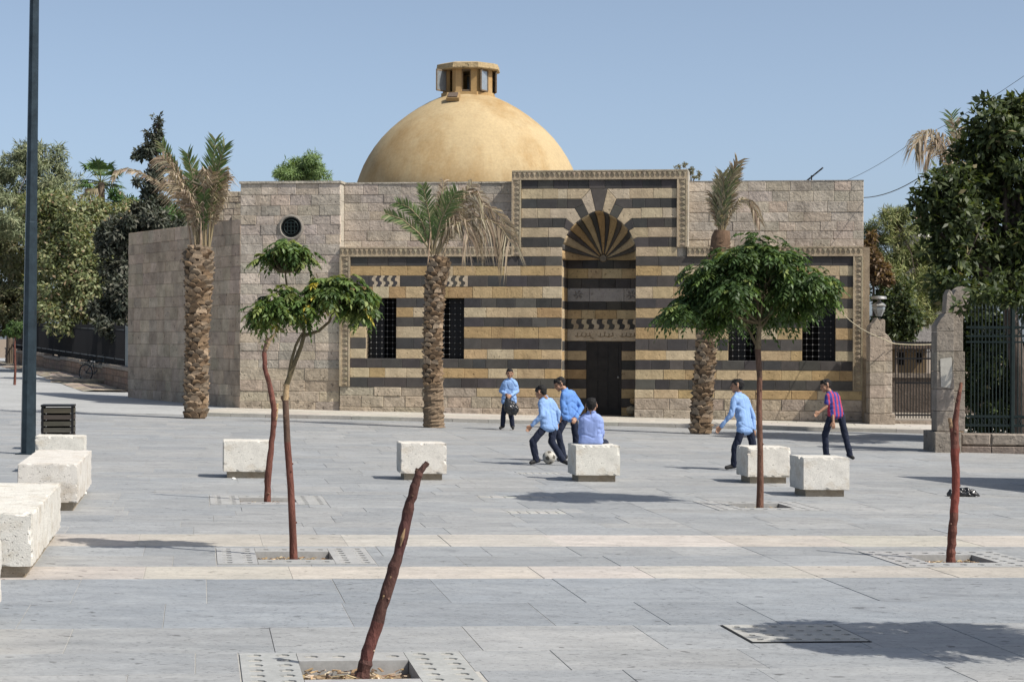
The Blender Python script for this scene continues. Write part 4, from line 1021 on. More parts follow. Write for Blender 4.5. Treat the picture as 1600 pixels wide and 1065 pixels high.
# middle palm
pb_, Y = palm('middle date palm with green fronds left and dead grey fronds right', (678, 661), [(678, 664), (677, 620), (676, 560), (677, 500), (680, 450), (686, 415), (688, 400)], [17, 15, 15, 14.5, 16, 17, 12], smooth_base=.95)
Zb = lambda l: [(590 + a * .1971, 270 + b * .1971) for a, b in l]
for pts, ll, cols, dr, ln in [([(430, 640), (330, 480), (200, 370), (65, 325)], .30, GREEN_F, .1, -.3), ([(430, 640), (350, 380), (260, 280), (150, 235)], .30, GREEN_F, .1, .3), ([(435, 640), (410, 350), (385, 220), (360, 105)], .34, GREEN_F, .1, -.2),
                              ([(440, 640), (500, 380), (570, 240), (630, 145)], .42, GREEN_F, .15, -.3), ([(440, 640), (470, 380), (520, 250), (600, 160)], .4, GREEN_F, .15, .2), ([(450, 640), (490, 300), (510, 180), (525, 65)], .30, DEAD_F, .4, .3), ([(470, 640), (560, 380), (650, 220), (750, 85)], .40, DEAD_F, .5, .0),
                              ([(480, 640), (600, 420), (740, 375), (880, 370), (980, 430), (1050, 550)], .62, DEAD_F, 1.3, -.4), ([(480, 630), (620, 340), (760, 260), (880, 270), (980, 350), (1020, 430)], .60, DEAD_F, 1.2, .2), ([(470, 620), (580, 330), (680, 190), (780, 150), (840, 240)], .50, DEAD_F, 1.1, -.1),
                              ([(480, 640), (560, 460), (640, 400), (700, 420), (720, 500)], .5, DEAD_F, 1.4, -.3), ([(470, 640), (540, 420), (620, 330), (740, 330), (850, 430)], .58, DEAD_F, 1.3, .0)]:
    frond(pb_, fp(Zb(pts), Y, ln), ll, 46, cols, dr, start=.18, spread=.7, rr=.024, wid=.032)
stalks(pb_, Y, [tuple(Zb(t)) for t in ([(385, 890), (400, 700), (420, 460)], [(470, 820), (440, 720), (500, 520)], [(490, 820), (500, 700), (575, 490)], [(430, 830), (420, 700), (430, 600)], [(515, 860), (520, 740), (535, 640)], [(450, 850), (470, 700), (480, 620)])], .016)
# right palm
pc_, Y = palm('leaning date palm behind the umbrella tree, a few upright fronds on top', (1095, 671), [(1094, 674), (1097, 630), (1102, 560), (1108, 490), (1118, 430), (1126, 385), (1128, 370)], [17, 16, 16, 16, 14.5, 14, 11])
m = MB(); m.tube([P(1120, 420, Y), P(1124, 390, Y), P(1127, 372, Y), P(1128, 360, Y)], [15 * Y / FOC, 15.5 * Y / FOC, 15 * Y / FOC, 12 * Y / FOC], 14, (.15, .095, .06), wob=.08); m.build('fibre_sleeve', M['boot'], pc_, world=True)
for pts, ll, cols, dr, ln in [([(1127, 366), (1131, 325), (1142, 285), (1153, 252)], .42, DEAD_F, .25, .1), ([(1127, 366), (1128, 320), (1131, 290), (1130, 272)], .42, GREEN_F, .1, -.2), ([(1128, 366), (1136, 325), (1145, 290), (1150, 268)], .4, DEAD_F, .2, .2), ([(1128, 366), (1133, 320), (1141, 285), (1147, 265)], .4, GREEN_F, .15, -.2),
                              ([(1130, 366), (1140, 335), (1155, 312), (1173, 312), (1187, 345)], .26, DEAD_F, .8, -.1), ([(1125, 366), (1119, 335), (1116, 315), (1113, 305)], .42, DEAD_F, .4, .1), ([(1126, 366), (1122, 325), (1124, 295), (1124, 280)], .42, GREEN_F, .2, .1)]:
    cols = DEAD_F if cols is DEAD_F else [(.20, .20, .12), (.30, .26, .18), (.13, .16, .075), (.25, .23, .15)]
    frond(pc_, fp(pts, Y, ln), ll, 42, cols, dr, start=.12, spread=.45, wid=.036)

# ---- background trees, left
OLIVE = [(0.179, 0.212, 0.093), (0.225, 0.242, 0.122), (0.119, 0.145, 0.071), (0.321, 0.303, 0.159), (0.321, 0.230, 0.144)]
def gst(x, y): return -SL * max(-40, min(40, x)) + rise(x, y) + .09
def foot_of(px, Y): x = sray(px, 560)[0] * Y; return Vector((x, Y, gst(x, Y)))
def bg(name, label, px, Y, clumps, n, L, W, cols, w, **kw):
    f = foot_of(px, Y); top = Vector(clumps[0][0]); tr = kw.pop('tr', .16)
    trunk = [f - Vector((0, 0, .2)), f.lerp(top, .35) + Vector((.15, 0, 0)), f.lerp(top, .7), top]
    trunk[1].x = f.x + (top.x - f.x) * .2
    return broad_tree(name, label, f, trunk, [tr, tr * .8, tr * .55, tr * .25], clumps, n, L, W, cols, w, **kw)
PINE = [(0.196, 0.228, 0.125), (0.234, 0.257, 0.146), (0.140, 0.168, 0.094), (0.271, 0.277, 0.157)]
bg('pine_tree', 'tall grey-green pine with layered crown behind the lamp post', 45, 96,
   [PC(60, 250, 96, 40, 22), PC(30, 262, 96, 36, 20), PC(85, 285, 96, 38, 26), PC(20, 305, 95, 40, 26), PC(60, 318, 95, 46, 28), PC(95, 330, 96, 30, 22), PC(-20, 290, 96, 40, 40), PC(10, 350, 94, 50, 30), PC(48, 232, 96, 24, 12), PC(88, 240, 96, 16, 12)],
   26000, .34, .05, PINE, [3, 3, 2, 1.5], m='needle', sub=16, bark=(.13, .10, .08), tr=.25)
bg('garden_tree', 'broad olive-green tree with thin yellowing foliage left of the grey side wall', 120, 84,
   [PC(110, 355, 84, 70, 50), PC(160, 345, 84, 55, 45), PC(90, 420, 83, 60, 50), PC(150, 420, 82, 60, 60), PC(120, 480, 82, 70, 45), PC(190, 385, 84, 40, 45), PC(180, 460, 82, 45, 50), PC(75, 330, 84, 45, 30)],
   34000, .20, .10, OLIVE, [3, 3, 2, 1.6, .7], sub=20, tr=.2)
bg('garden_tree', 'dull green tree behind the fence at the left picture edge', 15, 100,
   [PC(15, 400, 100, 50, 50), PC(-25, 370, 100, 50, 60), PC(30, 440, 98, 45, 45), PC(5, 470, 97, 50, 30), PC(50, 380, 100, 35, 40), PC(62, 470, 96, 46, 36), PC(30, 505, 96, 45, 22), PC(-10, 500, 96, 40, 24)], 28000, .22, .10, [(.13, .14, .07), (.17, .165, .09), (.10, .11, .055), (.20, .17, .10)], [2, 2, 2, 1], sub=16, tr=.2)
DARKG = [(0.062, 0.073, 0.053), (0.081, 0.090, 0.065), (0.045, 0.055, 0.040), (0.112, 0.112, 0.088)]
bg('cypress_tree', 'thin dark ragged cypress rising above the side wall', 240, 86,
   [PC(246, 190, 86, 7, 12), PC(243, 215, 86, 14, 14), PC(236, 240, 86, 20, 18), PC(246, 262, 86, 14, 16), PC(230, 285, 86, 22, 18), PC(240, 310, 86, 20, 18), PC(226, 335, 86, 24, 20), PC(245, 350, 86, 30, 26)],
   6000, .26, .11, DARKG, [2, 2, 2, 1], m='needle', sub=9, bark=(.08, .06, .05), tr=.14)
bg('dark_conifer', 'dark grey-green conifer pressed against the end of the side wall', 195, 72,
   [PC(225, 350, 72, 36, 30), PC(262, 360, 73, 34, 22), PC(190, 420, 72, 30, 45), PC(178, 370, 72, 34, 32), PC(205, 470, 71, 36, 40), PC(172, 500, 71, 40, 36), PC(195, 525, 70, 26, 20)],
   24000, .22, .09, [(.068, .075, .055), (.095, .10, .075), (.045, .055, .040), (.14, .135, .105)], [2, 2, 2, 1], m='needle', sub=14, bark=(.09, .07, .055), tr=.18)
bg('garden_tree', 'bright green tree showing over the low end of the side wall', 275, 92,
   [PC(262, 335, 92, 38, 26), PC(300, 330, 92, 30, 30), PC(320, 345, 92, 24, 22), PC(235, 330, 92, 28, 20), PC(190, 318, 92, 24, 20)], 11000, .22, .08, [(.07, .14, .045), (.09, .165, .05), (.05, .10, .035)], [2, 2, 1], sub=12, tr=.14)
bg('garden_tree', 'feathery light green tree top showing above the tower roof', 475, 74,
   [PC(475, 258, 74, 30, 22), PC(455, 268, 74, 20, 20), PC(498, 266, 74, 20, 18), PC(470, 278, 74, 40, 16)], 9000, .20, .035, [(.20, .29, .11), (.24, .33, .14), (.14, .21, .09)], [2, 2, 1], sub=12, tr=.12)
# fan palm
f = foot_of(158, 92); fan = thing('fan_palm', 'green fan palm rising between the pine and the cypress', 'palm tree', f); c = P(158, 285, 92)
m = MB(); m.tube([f, f.lerp(c, .5) + Vector((.1, 0, 0)), c], [.22, .2, .16], 9, (.17, .13, .09), wob=.05); m.build('trunk', M['bark'], fan, world=True)
for k in range(26):
    a = rng.uniform(0, 6.28); el = rng.uniform(-.7, 1.35); d = Vector((math.cos(a) * math.cos(el), math.sin(a) * math.cos(el), math.sin(el))); hub = c + d * rng.uniform(.5, .85); mb = MB()
    dead = el < -.3; mb.tube([c, hub], [.02, .012], 4, (.2, .22, .09)); side = d.cross(Vector((0, 0, 1))).normalized(); nn = side.cross(d)
    for j in range(15):
        b = (j - 7) / 7 * 1.35; ld = d * math.cos(b) + side * math.sin(b); L = rng.uniform(.55, .75); tip = hub + ld * L - Vector((0, 0, .15 * abs(b) + (.25 if dead else .08)))
        w = nn.cross(ld).normalized() * .045; mid = hub + ld * L * .55
        mb.add([hub, mid + w, tip, mid - w], [(0, 1, 2, 3)], jit((.28, .23, .15) if dead else rng.choice([(.07, .13, .04), (.11, .17, .055), (.05, .095, .03)]), .2))
    mb.build('fan_leaf', M['frond'], fan, world=True)
# small street tree far left
f = foot_of(23, 68); root = thing('street_tree', 'small tree with thin red stem beside the street at far left', 'tree', f)
m = MB(); m.tube([f, P(24, 575, 68), P(23, 540, 68), P(24, 518, 68)], [.05, .04, .035, .02], 7, RED); m.build('trunk', M['stem'], root, world=True)
Cp, Nn = cloud([PC(23, 515, 68, 14, 14), PC(33, 508, 68, 9, 12), PC(14, 518, 68, 9, 12)], 1500, 7); k = len(Cp)
leaf_obj('crown', M['leaf'], root, Cp, unit(rand_unit(k) + npv([0, 0, -.8])), Nn, .14, .05, palette(k, [(.06, .11, .035), (.09, .14, .045)], [1, 1]))

# ---- background trees, right
BIG = [(.055, .078, .028), (.080, .105, .036), (.038, .056, .022), (.13, .15, .055), (.26, .22, .12)]
cl = [PC(1560, 200, 43, 60, 45), PC(1600, 260, 43, 70, 60), PC(1540, 270, 43, 50, 50), PC(1500, 290, 42.5, 48, 40), PC(1470, 300, 42, 38, 30), PC(1450, 320, 42, 26, 24), PC(1500, 350, 42.5, 60, 40), PC(1570, 350, 43, 70, 55), PC(1480, 400, 42, 40, 40),
      PC(1540, 420, 42.5, 60, 45), PC(1610, 430, 43, 60, 60), PC(1640, 180, 43, 60, 50), PC(1515, 235, 43, 32, 28), PC(1580, 170, 43, 26, 18), PC(1490, 445, 41.5, 40, 24), PC(1530, 468, 41.5, 50, 20), PC(1455, 352, 42, 20, 18), PC(1660, 320, 43, 70, 70), PC(1680, 420, 43, 60, 60), PC(1545, 458, 38.2, 46, 14, 12), PC(1503, 474, 38.3, 18, 12, 10), PC(1590, 470, 38.2, 36, 16, 12)]
f = G(1590, 690); f.y = 42.5; f.x = sray(1600, 560)[0] * 42.5; f.z = gz(f.x, 0)
broad_tree('shade_tree', 'large dark broad-leaved tree leaning over the green railing at the right', f, [f - Vector((0, 0, .2)), f + Vector((-.1, 0, 1.6)), f + Vector((-.3, .1, 3.0)), Vector(P(1585, 300, 43))], [.22, .19, .16, .07], cl, 25000, .20, .085, BIG, [3, 3, 3, 1, .12], sub=22, bark=(.10, .08, .065))
bg('pine_tree', 'yellow-green pine behind the gate beside the building corner', 1418, 70,
   [PC(1400, 350, 70, 34, 24), PC(1372, 370, 70, 24, 24), PC(1430, 400, 70, 36, 30), PC(1390, 400, 70, 36, 28), PC(1445, 440, 69, 34, 30), PC(1400, 440, 69, 34, 24), PC(1412, 335, 70, 14, 14), PC(1460, 415, 70, 24, 30), PC(1440, 480, 68, 36, 24), PC(1475, 460, 68, 30, 30)],
   26000, .26, .03, [(.20, .23, .08), (.24, .26, .10), (.14, .165, .065), (.28, .26, .12)], [3, 2, 2, 1], m='needle', sub=12, bark=(.10, .075, .06), tr=.16)
bg('dry_shrub', 'rust-brown dead foliage beside the right corner of the building', 1366, 66, [PC(1365, 405, 66, 16, 26), PC(1375, 425, 66, 18, 20), PC(1360, 385, 66, 10, 18)], 3500, .20, .07, [(.20, .13, .075), (.26, .175, .10), (.14, .10, .06)], [2, 1, 1], sub=9, cat='shrub', tr=.08)
for k, (px, py, rx, rz, Y, lab) in enumerate(((1560, 600, 60, 60, 44, 'dense dark shrub behind the green railing'), (1400, 480, 40, 40, 66, 'tangled dark shrub behind the gate below the pine'), (1630, 560, 50, 80, 43.5, 'dark shrub behind the railing at the right picture edge'), (1530, 520, 40, 40, 45, 'dark upper shrub right of the tall stone pier'))):
    bg('dark_shrub', lab, px, Y, [PC(px, py, Y, rx, rz), PC(px - rx * .5, py + rz * .5, Y, rx * .7, rz * .6), PC(px + rx * .5, py + rz * .4, Y, rx * .7, rz * .7), PC(px, py + rz * .9, Y, rx, rz * .5)], 7000, .17, .08, BIG, [2, 1.5, 3, .5, .1], sub=16, cat='shrub', tr=.06)
pd = thing('date_palm', 'date palm with drooping dry fronds rising behind the dark tree', 'palm tree', foot_of(1490, 46), 0, 'palms along the building'); f = pd.location
m = MB(); m.tube([f, P(1492, 450, 46), P(1486, 285, 46)], [.25, .22, .2], 10, (.2, .14, .09), wob=.06); m.build('trunk', M['bark'], pd, world=True)
for pts, ll, cols, dr in [([(1486, 290), (1468, 240), (1452, 210), (1436, 208), (1428, 232)], .45, DEAD_F, 1.1), ([(1486, 290), (1474, 235), (1460, 208), (1447, 203), (1434, 222)], .5, DEAD_F, 1.2), ([(1487, 290), (1480, 240), (1472, 215), (1462, 212)], .5, DEAD_F, 1.1), ([(1488, 290), (1493, 240), (1490, 205), (1486, 178)], .45, GREEN_F, .2), ([(1490, 290), (1496, 245), (1496, 215), (1492, 190)], .4, DEAD_F, .3), ([(1488, 290), (1482, 245), (1466, 225), (1450, 235)], .5, DEAD_F, 1.3)]:
    frond(pd, fp(pts, 46, rng.uniform(-.4, .4)), ll, 30, cols, dr, start=.3, spread=.6)
# shrub growing on the roof
ru_, rw_ = F(1080, 268, 1.0); fr_ = Bw(ru_, 1.0, F(1080, 285, 1.0)[1] - .1); root = thing('roof_shrub', 'wispy dry shrub growing on the roof beside the portal', 'shrub', fr_)
m = MB(); cl = []
for px, py in ((1060, 262), (1070, 258), (1083, 264), (1093, 272), (1078, 272), (1088, 278)):
    e_ = P(px, py, 52.5); m.tube([fr_, (fr_ + e_) / 2 + Vector((0, 0, .08)), e_], [.012, .008, .004], 4, (.25, .2, .15)); cl.append((tuple(e_), (.12, .12, .08)))
m.build('stems', M['bark'], root, world=True); Cp, Nn = cloud(cl, 420, 5); leaf_obj('foliage', M['leaf'], root, Cp, rand_unit(len(Cp)), Nn, .07, .03, palette(len(Cp), [(.20, .19, .11), (.14, .15, .08), (.26, .22, .15)], [1, 1, 1]))

# ================================================================== WALLS, FENCES, GATE
# left street wall with iron fence
A = foot_of(8, 108); B = foot_of(203, 65.0); dW = B - A; LW = Vector((dW.x, dW.y, 0)).length
wall = thing('street_wall', 'low reddish stone wall along the climbing street at the left', 'wall', B)
dWn = Vector((dW.x, dW.y, dW.z)) / LW; WF = Frame(A - B, dWn, (0, 0, 1)); WN = WF.N
for i in range(7):
    a0, a1 = LW * i / 7, LW * (i + 1) / 7; h = .80 - (.07 if i % 2 else 0)
    m = MB(); vs = [WF.at(a0, -.2, -.03), WF.at(a1, -.2, -.03), WF.at(a1, -.2, -.4), WF.at(a0, -.2, -.4)]; vt = [v + Vector((0, 0, .2 + h)) for v in vs]
    m.add(vs + vt, [(0, 1, 5, 4), (1, 2, 6, 5), (2, 3, 7, 6), (3, 0, 4, 7), (4, 5, 6, 7)], (.26, .19, .14)); core = m.build('wall_core', M['mortar'], wall)
    for r in range(3):
        xs = splits(a0, a1, .7, 1.1)
        for p, q in zip(xs[:-1], xs[1:]): block('wall_stone', core, M['rough'], WF, [(p, r * h * .29), (q, r * h * .29), (q, (r+1) * h * .29), (p, (r+1) * h * .29)], rng.uniform(-.01, .01), jit((.30, .205, .145), .12), gap=.03, ch=.015)
    block('coping', core, M['rough'], WF, [(a0, h * .88), (a1, h * .88), (a1, h + .05), (a0, h + .05)], .03, jit((.36, .30, .24), .08), thick=.45, gap=.02)
fen = thing('street_fence', 'black iron railing on top of the low street wall', 'fence', B)
m = MB(); ft = 2.25
posts = int(LW / 2.4)
for i in range(posts + 1):
    a = LW * i / posts; m = MB(); m.bar(WF.at(a, .7, -.2) + B, WF.at(a, ft + .1, -.2) + B, .07); m.build('post', M['iron'], fen, world=True)
for h in (1.05, ft - .15):
    m = MB(); m.bar(WF.at(0, h, -.2) + B, WF.at(LW, h, -.2) + B, .04, .05); m.build('rail', M['iron'], fen, world=True)
n = int(LW / .14); bm_ = MB(); bm_.bar((0, 0, .85), (0, 0, ft), .022); pk = bm_.build('picket', M['iron']); pkm = pk.data; bpy.data.objects.remove(pk)
for i in range(min(n, 298)):
    o = shared('picket', pkm, fen); o.location = WF.at(LW - .05 - i * .14, 0, -.2)
# dark board screen behind the railing, grey sheet at its near end
scr = thing('board_screen', 'dark board screen standing behind the street railing', 'screen', B); 
for i in range(24):
    a0, a1 = LW * i / 24, LW * (i + 1) / 24; m = MB(); c_ = WF.at((a0 + a1) / 2, 1.45, -.9 - .02 * (i % 2)) + B
    m.obox(c_, WF.A * (a1 - a0) / 2 * .995, WF.N * .015, Vector((0, 0, .75 + rng.uniform(-.05, .05))), jit((.03, .032, .03), .3)); m.build('board', M['wood'], scr, world=True)
gs = thing('sheet_panel', 'dented grey metal sheet fixed to the railing next to the side wall', 'panel', B)
m = MB(); a1 = LW - .25; n = 7
for i in range(n):
    p0, p1 = a1 - 1.75 * i / n, a1 - 1.75 * (i + 1) / n; d0, d1 = .02 * (i % 2), .02 * ((i + 1) % 2)
    m.add([WF.at(p0, .85, -.12 - d0) + B, WF.at(p0, 2.2, -.12 - d0) + B, WF.at(p1, 2.25, -.12 - d1) + B, WF.at(p1, .85, -.12 - d1) + B], [(0, 1, 2, 3)])
o = m.build('sheet', plain_mat('weathered_sheet', (.15, .17, .165), .5, .3, var=.35, vs=3), gs, world=True); sm = o.modifiers.new('thick', 'SOLIDIFY'); sm.thickness = .01
# strip of kerb and dirt in front of the wall
m = MB()
for i in range(60):
    for j in range(4):
        def q(ii, jj): p = WF.at(LW * ii / 60, .0, jj * .36 + .1) + B; return Vector((p.x, p.y, gst(p.x, p.y) + .012 + (.05 if jj < 4 else 0) + .03 * mnoise.noise((ii * .8, jj * 1.7, 3))))
        m.add([q(i, j), q(i, j + 1), q(i + 1, j + 1), q(i + 1, j)], [(0, 1, 2, 3)], jit((.30, .255, .205), .3), smooth=True)
tag(m.build('dirt_strip', M['ground']), 'strip of rubble and dry dirt along the foot of the street wall', 'dirt', kind='stuff')
m = MB(); brush = thing('dry_branches', 'heap of cut dry branches on the dirt beside the bicycle', 'branches', foot_of(135, 71)); c = foot_of(135, 71)
for k in range(60):
    a = rng.uniform(-.5, .5) + (math.pi if rng.random() < .3 else 0); p = c + Vector((rng.uniform(-.7, .7), rng.uniform(-.3, .3), rng.uniform(.02, .2))); m.bar(p, p + Vector((math.cos(a), math.sin(a) * .5, rng.uniform(-.15, .1))) * rng.uniform(.4, .9), .02, .02, jit((.45, .38, .29), .25))
tag(m.build('branches', M['bark'], brush, world=True), kind='stuff')
# bicycle leaning at the wall
bc = foot_of(151, 72.5); bc.z += .04; bike = thing('bicycle', 'dark bicycle parked against the low street wall', 'bicycle', bc, R(-28))
def L3(x, z, y=0): return (x, y, z)
for x in (-.52, .52):
    m = MB(); m.tube([(x + .32 * math.cos(k * .2618), 0, .335 + .32 * math.sin(k * .2618)) for k in range(25)], .021, 6); wh = m.build('wheel', M['rubber'], bike)
    m = MB(); m.tube([(x + .29 * math.cos(k * .2618), 0, .335 + .29 * math.sin(k * .2618)) for k in range(25)], .010, 5)
    for k in range(12): m.bar((x, 0, .335), (x + .29 * math.cos(k * .5236), 0, .335 + .29 * math.sin(k * .5236)), .005)
    m.build('rim', M['metal'], wh)
m = MB()
for p, q in (((-.52, .335), (-.1, .30)), ((-.1, .30), (.33, .78)), ((-.18, .78), (.33, .80)), ((-.1, .30), (-.2, .88)), ((-.52, .335), (-.18, .76)), ((.52, .335), (.36, .72)), ((.36, .72), (.32, .98))): m.tube([L3(*p), L3(*q)], .018, 6)
m.build('frame', M['pole'], bike)
m = MB(); m.tube([(.22, -.28, .97), (.32, -.2, 1.02), (.32, .2, 1.02), (.22, .28, .97)], .013, 6); m.build('handlebar', M['metal'], bike)
m = MB(); m.tube([(-.33, 0, .92), (-.22, 0, .93), (-.06, 0, .91)], [.07, .06, .02], 7); m.build('saddle', M['rubber'], bike)
m = MB(); m.bar((-.75, 0, .70), (-.3, 0, .70), .14, .015); m.tube([(-.7, 0, .7), (-.52, 0, .335)], .008, 5); m.build('luggage_rack', M['iron'], bike)
# gate pier beside the building
def pier(name, label, px0, px1, Y, parts, mats, group=None, foot_h=.1):
    f = Vector((sray((px0 + px1) / 2, 560)[0] * Y, Y, gz(sray((px0 + px1) / 2, 560)[0] * Y, Y) + foot_h)); root = thing(name, label, 'pier', f, 0, group)
    for nm, poly, d0, d1, tint in parts:
        m = MB(); vs0 = [P(x, y, Y) + Vector((0, d0, 0)) for x, y in poly]; vs1 = [v + Vector((0, d1 - d0, 0)) for v in vs0]; k = len(poly)
        m.add(vs0 + vs1, [tuple(range(k))[::-1], tuple(range(k, 2 * k))] + [(i, (i + 1) % k, k + (i + 1) % k, k + i) for i in range(k)], tint)
        o = m.build(nm, mats, root, world=True, weld=True); b = o.modifiers.new('edge', 'BEVEL'); b.width = .012; b.segments = 2; b.limit_method = 'ANGLE'
    return root
def courses(x0, x1, ys, d0, d1, col, jx=.0):
    return [('pier_block', [(x0, b - .25), (x1, b - .25), (x1, t + .25), (x0, t + .25)], d0 + rng.uniform(-.008, .008), d1, jit(col, .08)) for t, b in zip(ys[:-1], ys[1:])]
YG = 50.2; GC = (.36, .30, .235)
pier('gate_pier', 'pointed pale stone gate pier attached to the building corner', 1358, 1397, YG,
     courses(1359, 1383, [525, 564, 582, 602, 622, 646], 0, .5, GC) + courses(1383.5, 1396, [540, 564, 582, 602, 622, 646], .16, .62, (.42, .36, .29)) +  # right-hand courses and cap get a lighter tint for the sunlit side
     [('pier_cap', [(1359, 524.6), (1383, 524.6), (1383, 500), (1379, 498), (1375, 503), (1371, 496), (1366, 503), (1362, 507), (1359, 512)], 0, .5, GC), ('pier_cap', [(1383.5, 539.6), (1396, 539.6), (1396, 534), (1390, 524), (1383.5, 519)], .16, .6, (.42, .36, .29)),
      ('plinth', [(1358, 664), (1398, 664), (1398, 646.6), (1358, 646.6)], -.06, .7, (.34, .28, .22))], M['grey'], 'stone gate piers')
YR = 39.0; GD = (.27, .235, .195)
pr = pier('gate_pier', 'tall weathered stone gate pier with a pointed spire at the end of the railing', 1463, 1520, YR,
     courses(1463.5, 1491, [518, 549, 580, 608, 642, 674], 0, .5, GD) + courses(1491.5, 1511, [549, 580, 611, 642, 674], .18, .6, GD) +
     [('pier_cap', [(1463.5, 517.6), (1491, 517.6), (1491, 489), (1478, 489), (1469, 500), (1463.5, 509)], 0, .5, GD), ('spire', [(1478, 488.6), (1492, 488.6), (1492, 470), (1488, 456), (1484, 452), (1480, 460)], .03, .4, GD),
      ('pier_cap', [(1491.5, 548.6), (1508, 548.6), (1508, 510), (1500, 492), (1491.5, 488)], .18, .6, GD), ('rounded_crown', [(1494, 486), (1518, 486), (1523, 470), (1525, 458), (1519, 448), (1511, 446), (1503, 451), (1497, 462)], .5, .9, GD),
      ('shaft', [(1492, 674), (1516, 674), (1516, 486.4), (1492, 486.4)], .62, 1.0, GD), ('plinth', [(1459, 712), (1500, 712), (1500, 674.6), (1459, 674.6)], -.12, 1.0, GD)], M['grey'], 'stone gate piers', 0)
m = MB(); m.add([P(1469, 560, YR) + Vector((0, -.012, 0)), P(1487, 558, YR) + Vector((0, -.012, 0)), P(1488, 588, YR) + Vector((0, -.012, 0)), P(1484, 606, YR) + Vector((0, -.012, 0)), P(1470, 604, YR) + Vector((0, -.012, 0))], [(4, 3, 2, 1, 0)], (.55, .54, .52))
o = m.build('torn_poster', M['litter'], pr, world=True); sm = o.modifiers.new('thick', 'SOLIDIFY'); sm.thickness = .003
# the iron gate between the piers, standing back
YI = 51.0; gp0, gp1 = P(1399, 600, YI), P(1478, 600, YI); gate = thing('iron_gate', 'black iron bar gate between the two stone piers', 'gate', Vector(((gp0.x + gp1.x) / 2, YI, gz(gp0.x, YI) + .1)))
zt, zb = P(1430, 533, YI).z, P(1430, 652, YI).z
n = 17; bm_ = MB(); bm_.bar((0, 0, zb - .02), (0, 0, zt), .022); b_ = bm_.build('bar', M['iron']); bme = b_.data; bpy.data.objects.remove(b_)
for i in range(n + 1):
    o = shared('bar', bme, gate); o.location = (gp0.x + (gp1.x - gp0.x) * i / n - gate.location.x, 0, -gate.location.z)
for y in (535, 560, 598, 648):
    m = MB(); z = P(1430, y, YI).z; m.bar((gp0.x, YI, z), (gp1.x, YI, z), .04, .045); m.build('rail', M['iron'], gate, world=True)
m = MB()
for i in range(10):
    cx = gp0.x + (gp1.x - gp0.x) * (i + .5) / 10; cz = P(1430, 547, YI).z; m.tube([(cx + .055 * math.cos(k * .628), YI, cz + .055 * math.sin(k * .628)) for k in range(11)], .009, 4)
m.build('scroll_band', M['iron'], gate, world=True)
m = MB(); pz = gz(gp0.x, YI) + .1; m.box(gp0.x - .1, gp1.x + .3, YI - .2, YI + .3, pz - .3, pz + .08, (.3, .25, .2)); tag(m.build('gate_step', M['rough']), 'worn stone step under the iron gate', 'step')
# yard behind the gate: low wall, small ochre house, tree shade darkened into their tints
f = Vector((P(1425, 560, 60).x, 60, gst(13, 60))); yw = thing('yard_wall', 'low wall standing behind the iron gate, its colour darkened for tree shade', 'wall', f)
m = MB(); m.box(f.x - 3, f.x + 4, 60, 60.3, f.z - .2, P(1420, 590, 60).z, (.10, .08, .065)); m.build('wall_body', M['rough'], yw, world=True)
m = MB(); m.box(f.x - 3.05, f.x + 4.05, 59.95, 60.35, P(1420, 590, 60).z + .003, P(1420, 583, 60).z, (.18, .15, .12)); m.build('coping', M['rough'], yw, world=True)
YH = 68; f = Vector((P(1425, 560, YH).x, YH, gst(14, YH))); hs_ = thing('yard_house', 'small ochre house with a dark eave seen through the gate', 'house', f)
def hb(nm, x0, x1, y0, y1, d0, d1, t, mt):
    a, b = P(x0, y1, YH), P(x1, y0, YH); m = MB(); m.box(a.x, b.x, YH + d0, YH + d1, a.z, b.z, t); return m.build(nm, M[mt], hs_, world=True)
hb('wall', 1392, 1448, 545, 700, 0, 3, (.15, .11, .065), 'ochre'); hb('roof', 1388, 1453, 536, 544.6, -.5, 3.4, (.12, .09, .07), 'rough'); hb('window', 1400, 1412, 550, 570, -.02, .0, (1, 1, 1), 'dark')
hb('window', 1432, 1440, 551, 566, -.02, .0, (1, 1, 1), 'dark')
# green railing on its stone base at the right
u0 = P(1500, 690, YR + .35); rail_root = thing('green_railing', 'dark green wrought iron railing on a stone base at the right', 'fence', Vector((u0.x, u0.y, gz(u0.x, 0))))
def RL(px, py, d=0):                      # point on the railing plane, parallel to the facade
    x, z = sray(px, py); o_ = Vector((u0.x, u0.y, 0)); t = o_.dot(vV) / Vector((x, 1, z)).dot(vV); return Vector((x * t, t, CAM_H + z * t)) + vV * d
bz0, bz1 = RL(1530, 695).z, RL(1530, 484).z; x0 = RL(1517, 600); nb = 52; ru0 = (x0 - u0).dot(uV)
bm_ = MB(); bm_.tube([(0, 0, bz0), (0, 0, bz1)], .0125, 6); bm_.lathe([(.012, bz1), (.024, bz1 + .03), (.018, bz1 + .06), (.002, bz1 + .13)], (0, 0, 0), 6); b_ = bm_.build('bar', M['iron_green']); bme = b_.data; bpy.data.objects.remove(b_)
for i in range(nb):
    p = Vector((x0.x, x0.y, 0)) + uV * (i * .072); o = shared('bar', bme, rail_root); o.location = p - rail_root.location
e0, e1 = x0 - uV * .1, x0 + uV * (nb * .072)
for py, hgt in ((511, .05), (525, .035), (534, .035), (650, .05), (664, .05)):
    z = RL(1530, py).z; m = MB(); m.bar(Vector((e0.x, e0.y, z)), Vector((e1.x, e1.y, z)), .03, hgt); m.build('rail', M['iron_green'], rail_root, world=True)
m = MB()
for (pya, pyb) in ((513, 523), (652, 663)):
    za, zb_ = RL(1530, pyb).z, RL(1530, pya).z
    for i in range(26):
        c = Vector((x0.x, x0.y, (za + zb_) / 2)) + uV * (.036 + i * .144); h = (zb_ - za) / 2; m.tube([c + uV * (h * math.cos(k * .7854)) + Vector((0, 0, h * math.sin(k * .7854))) for k in range(9)], .009, 4)
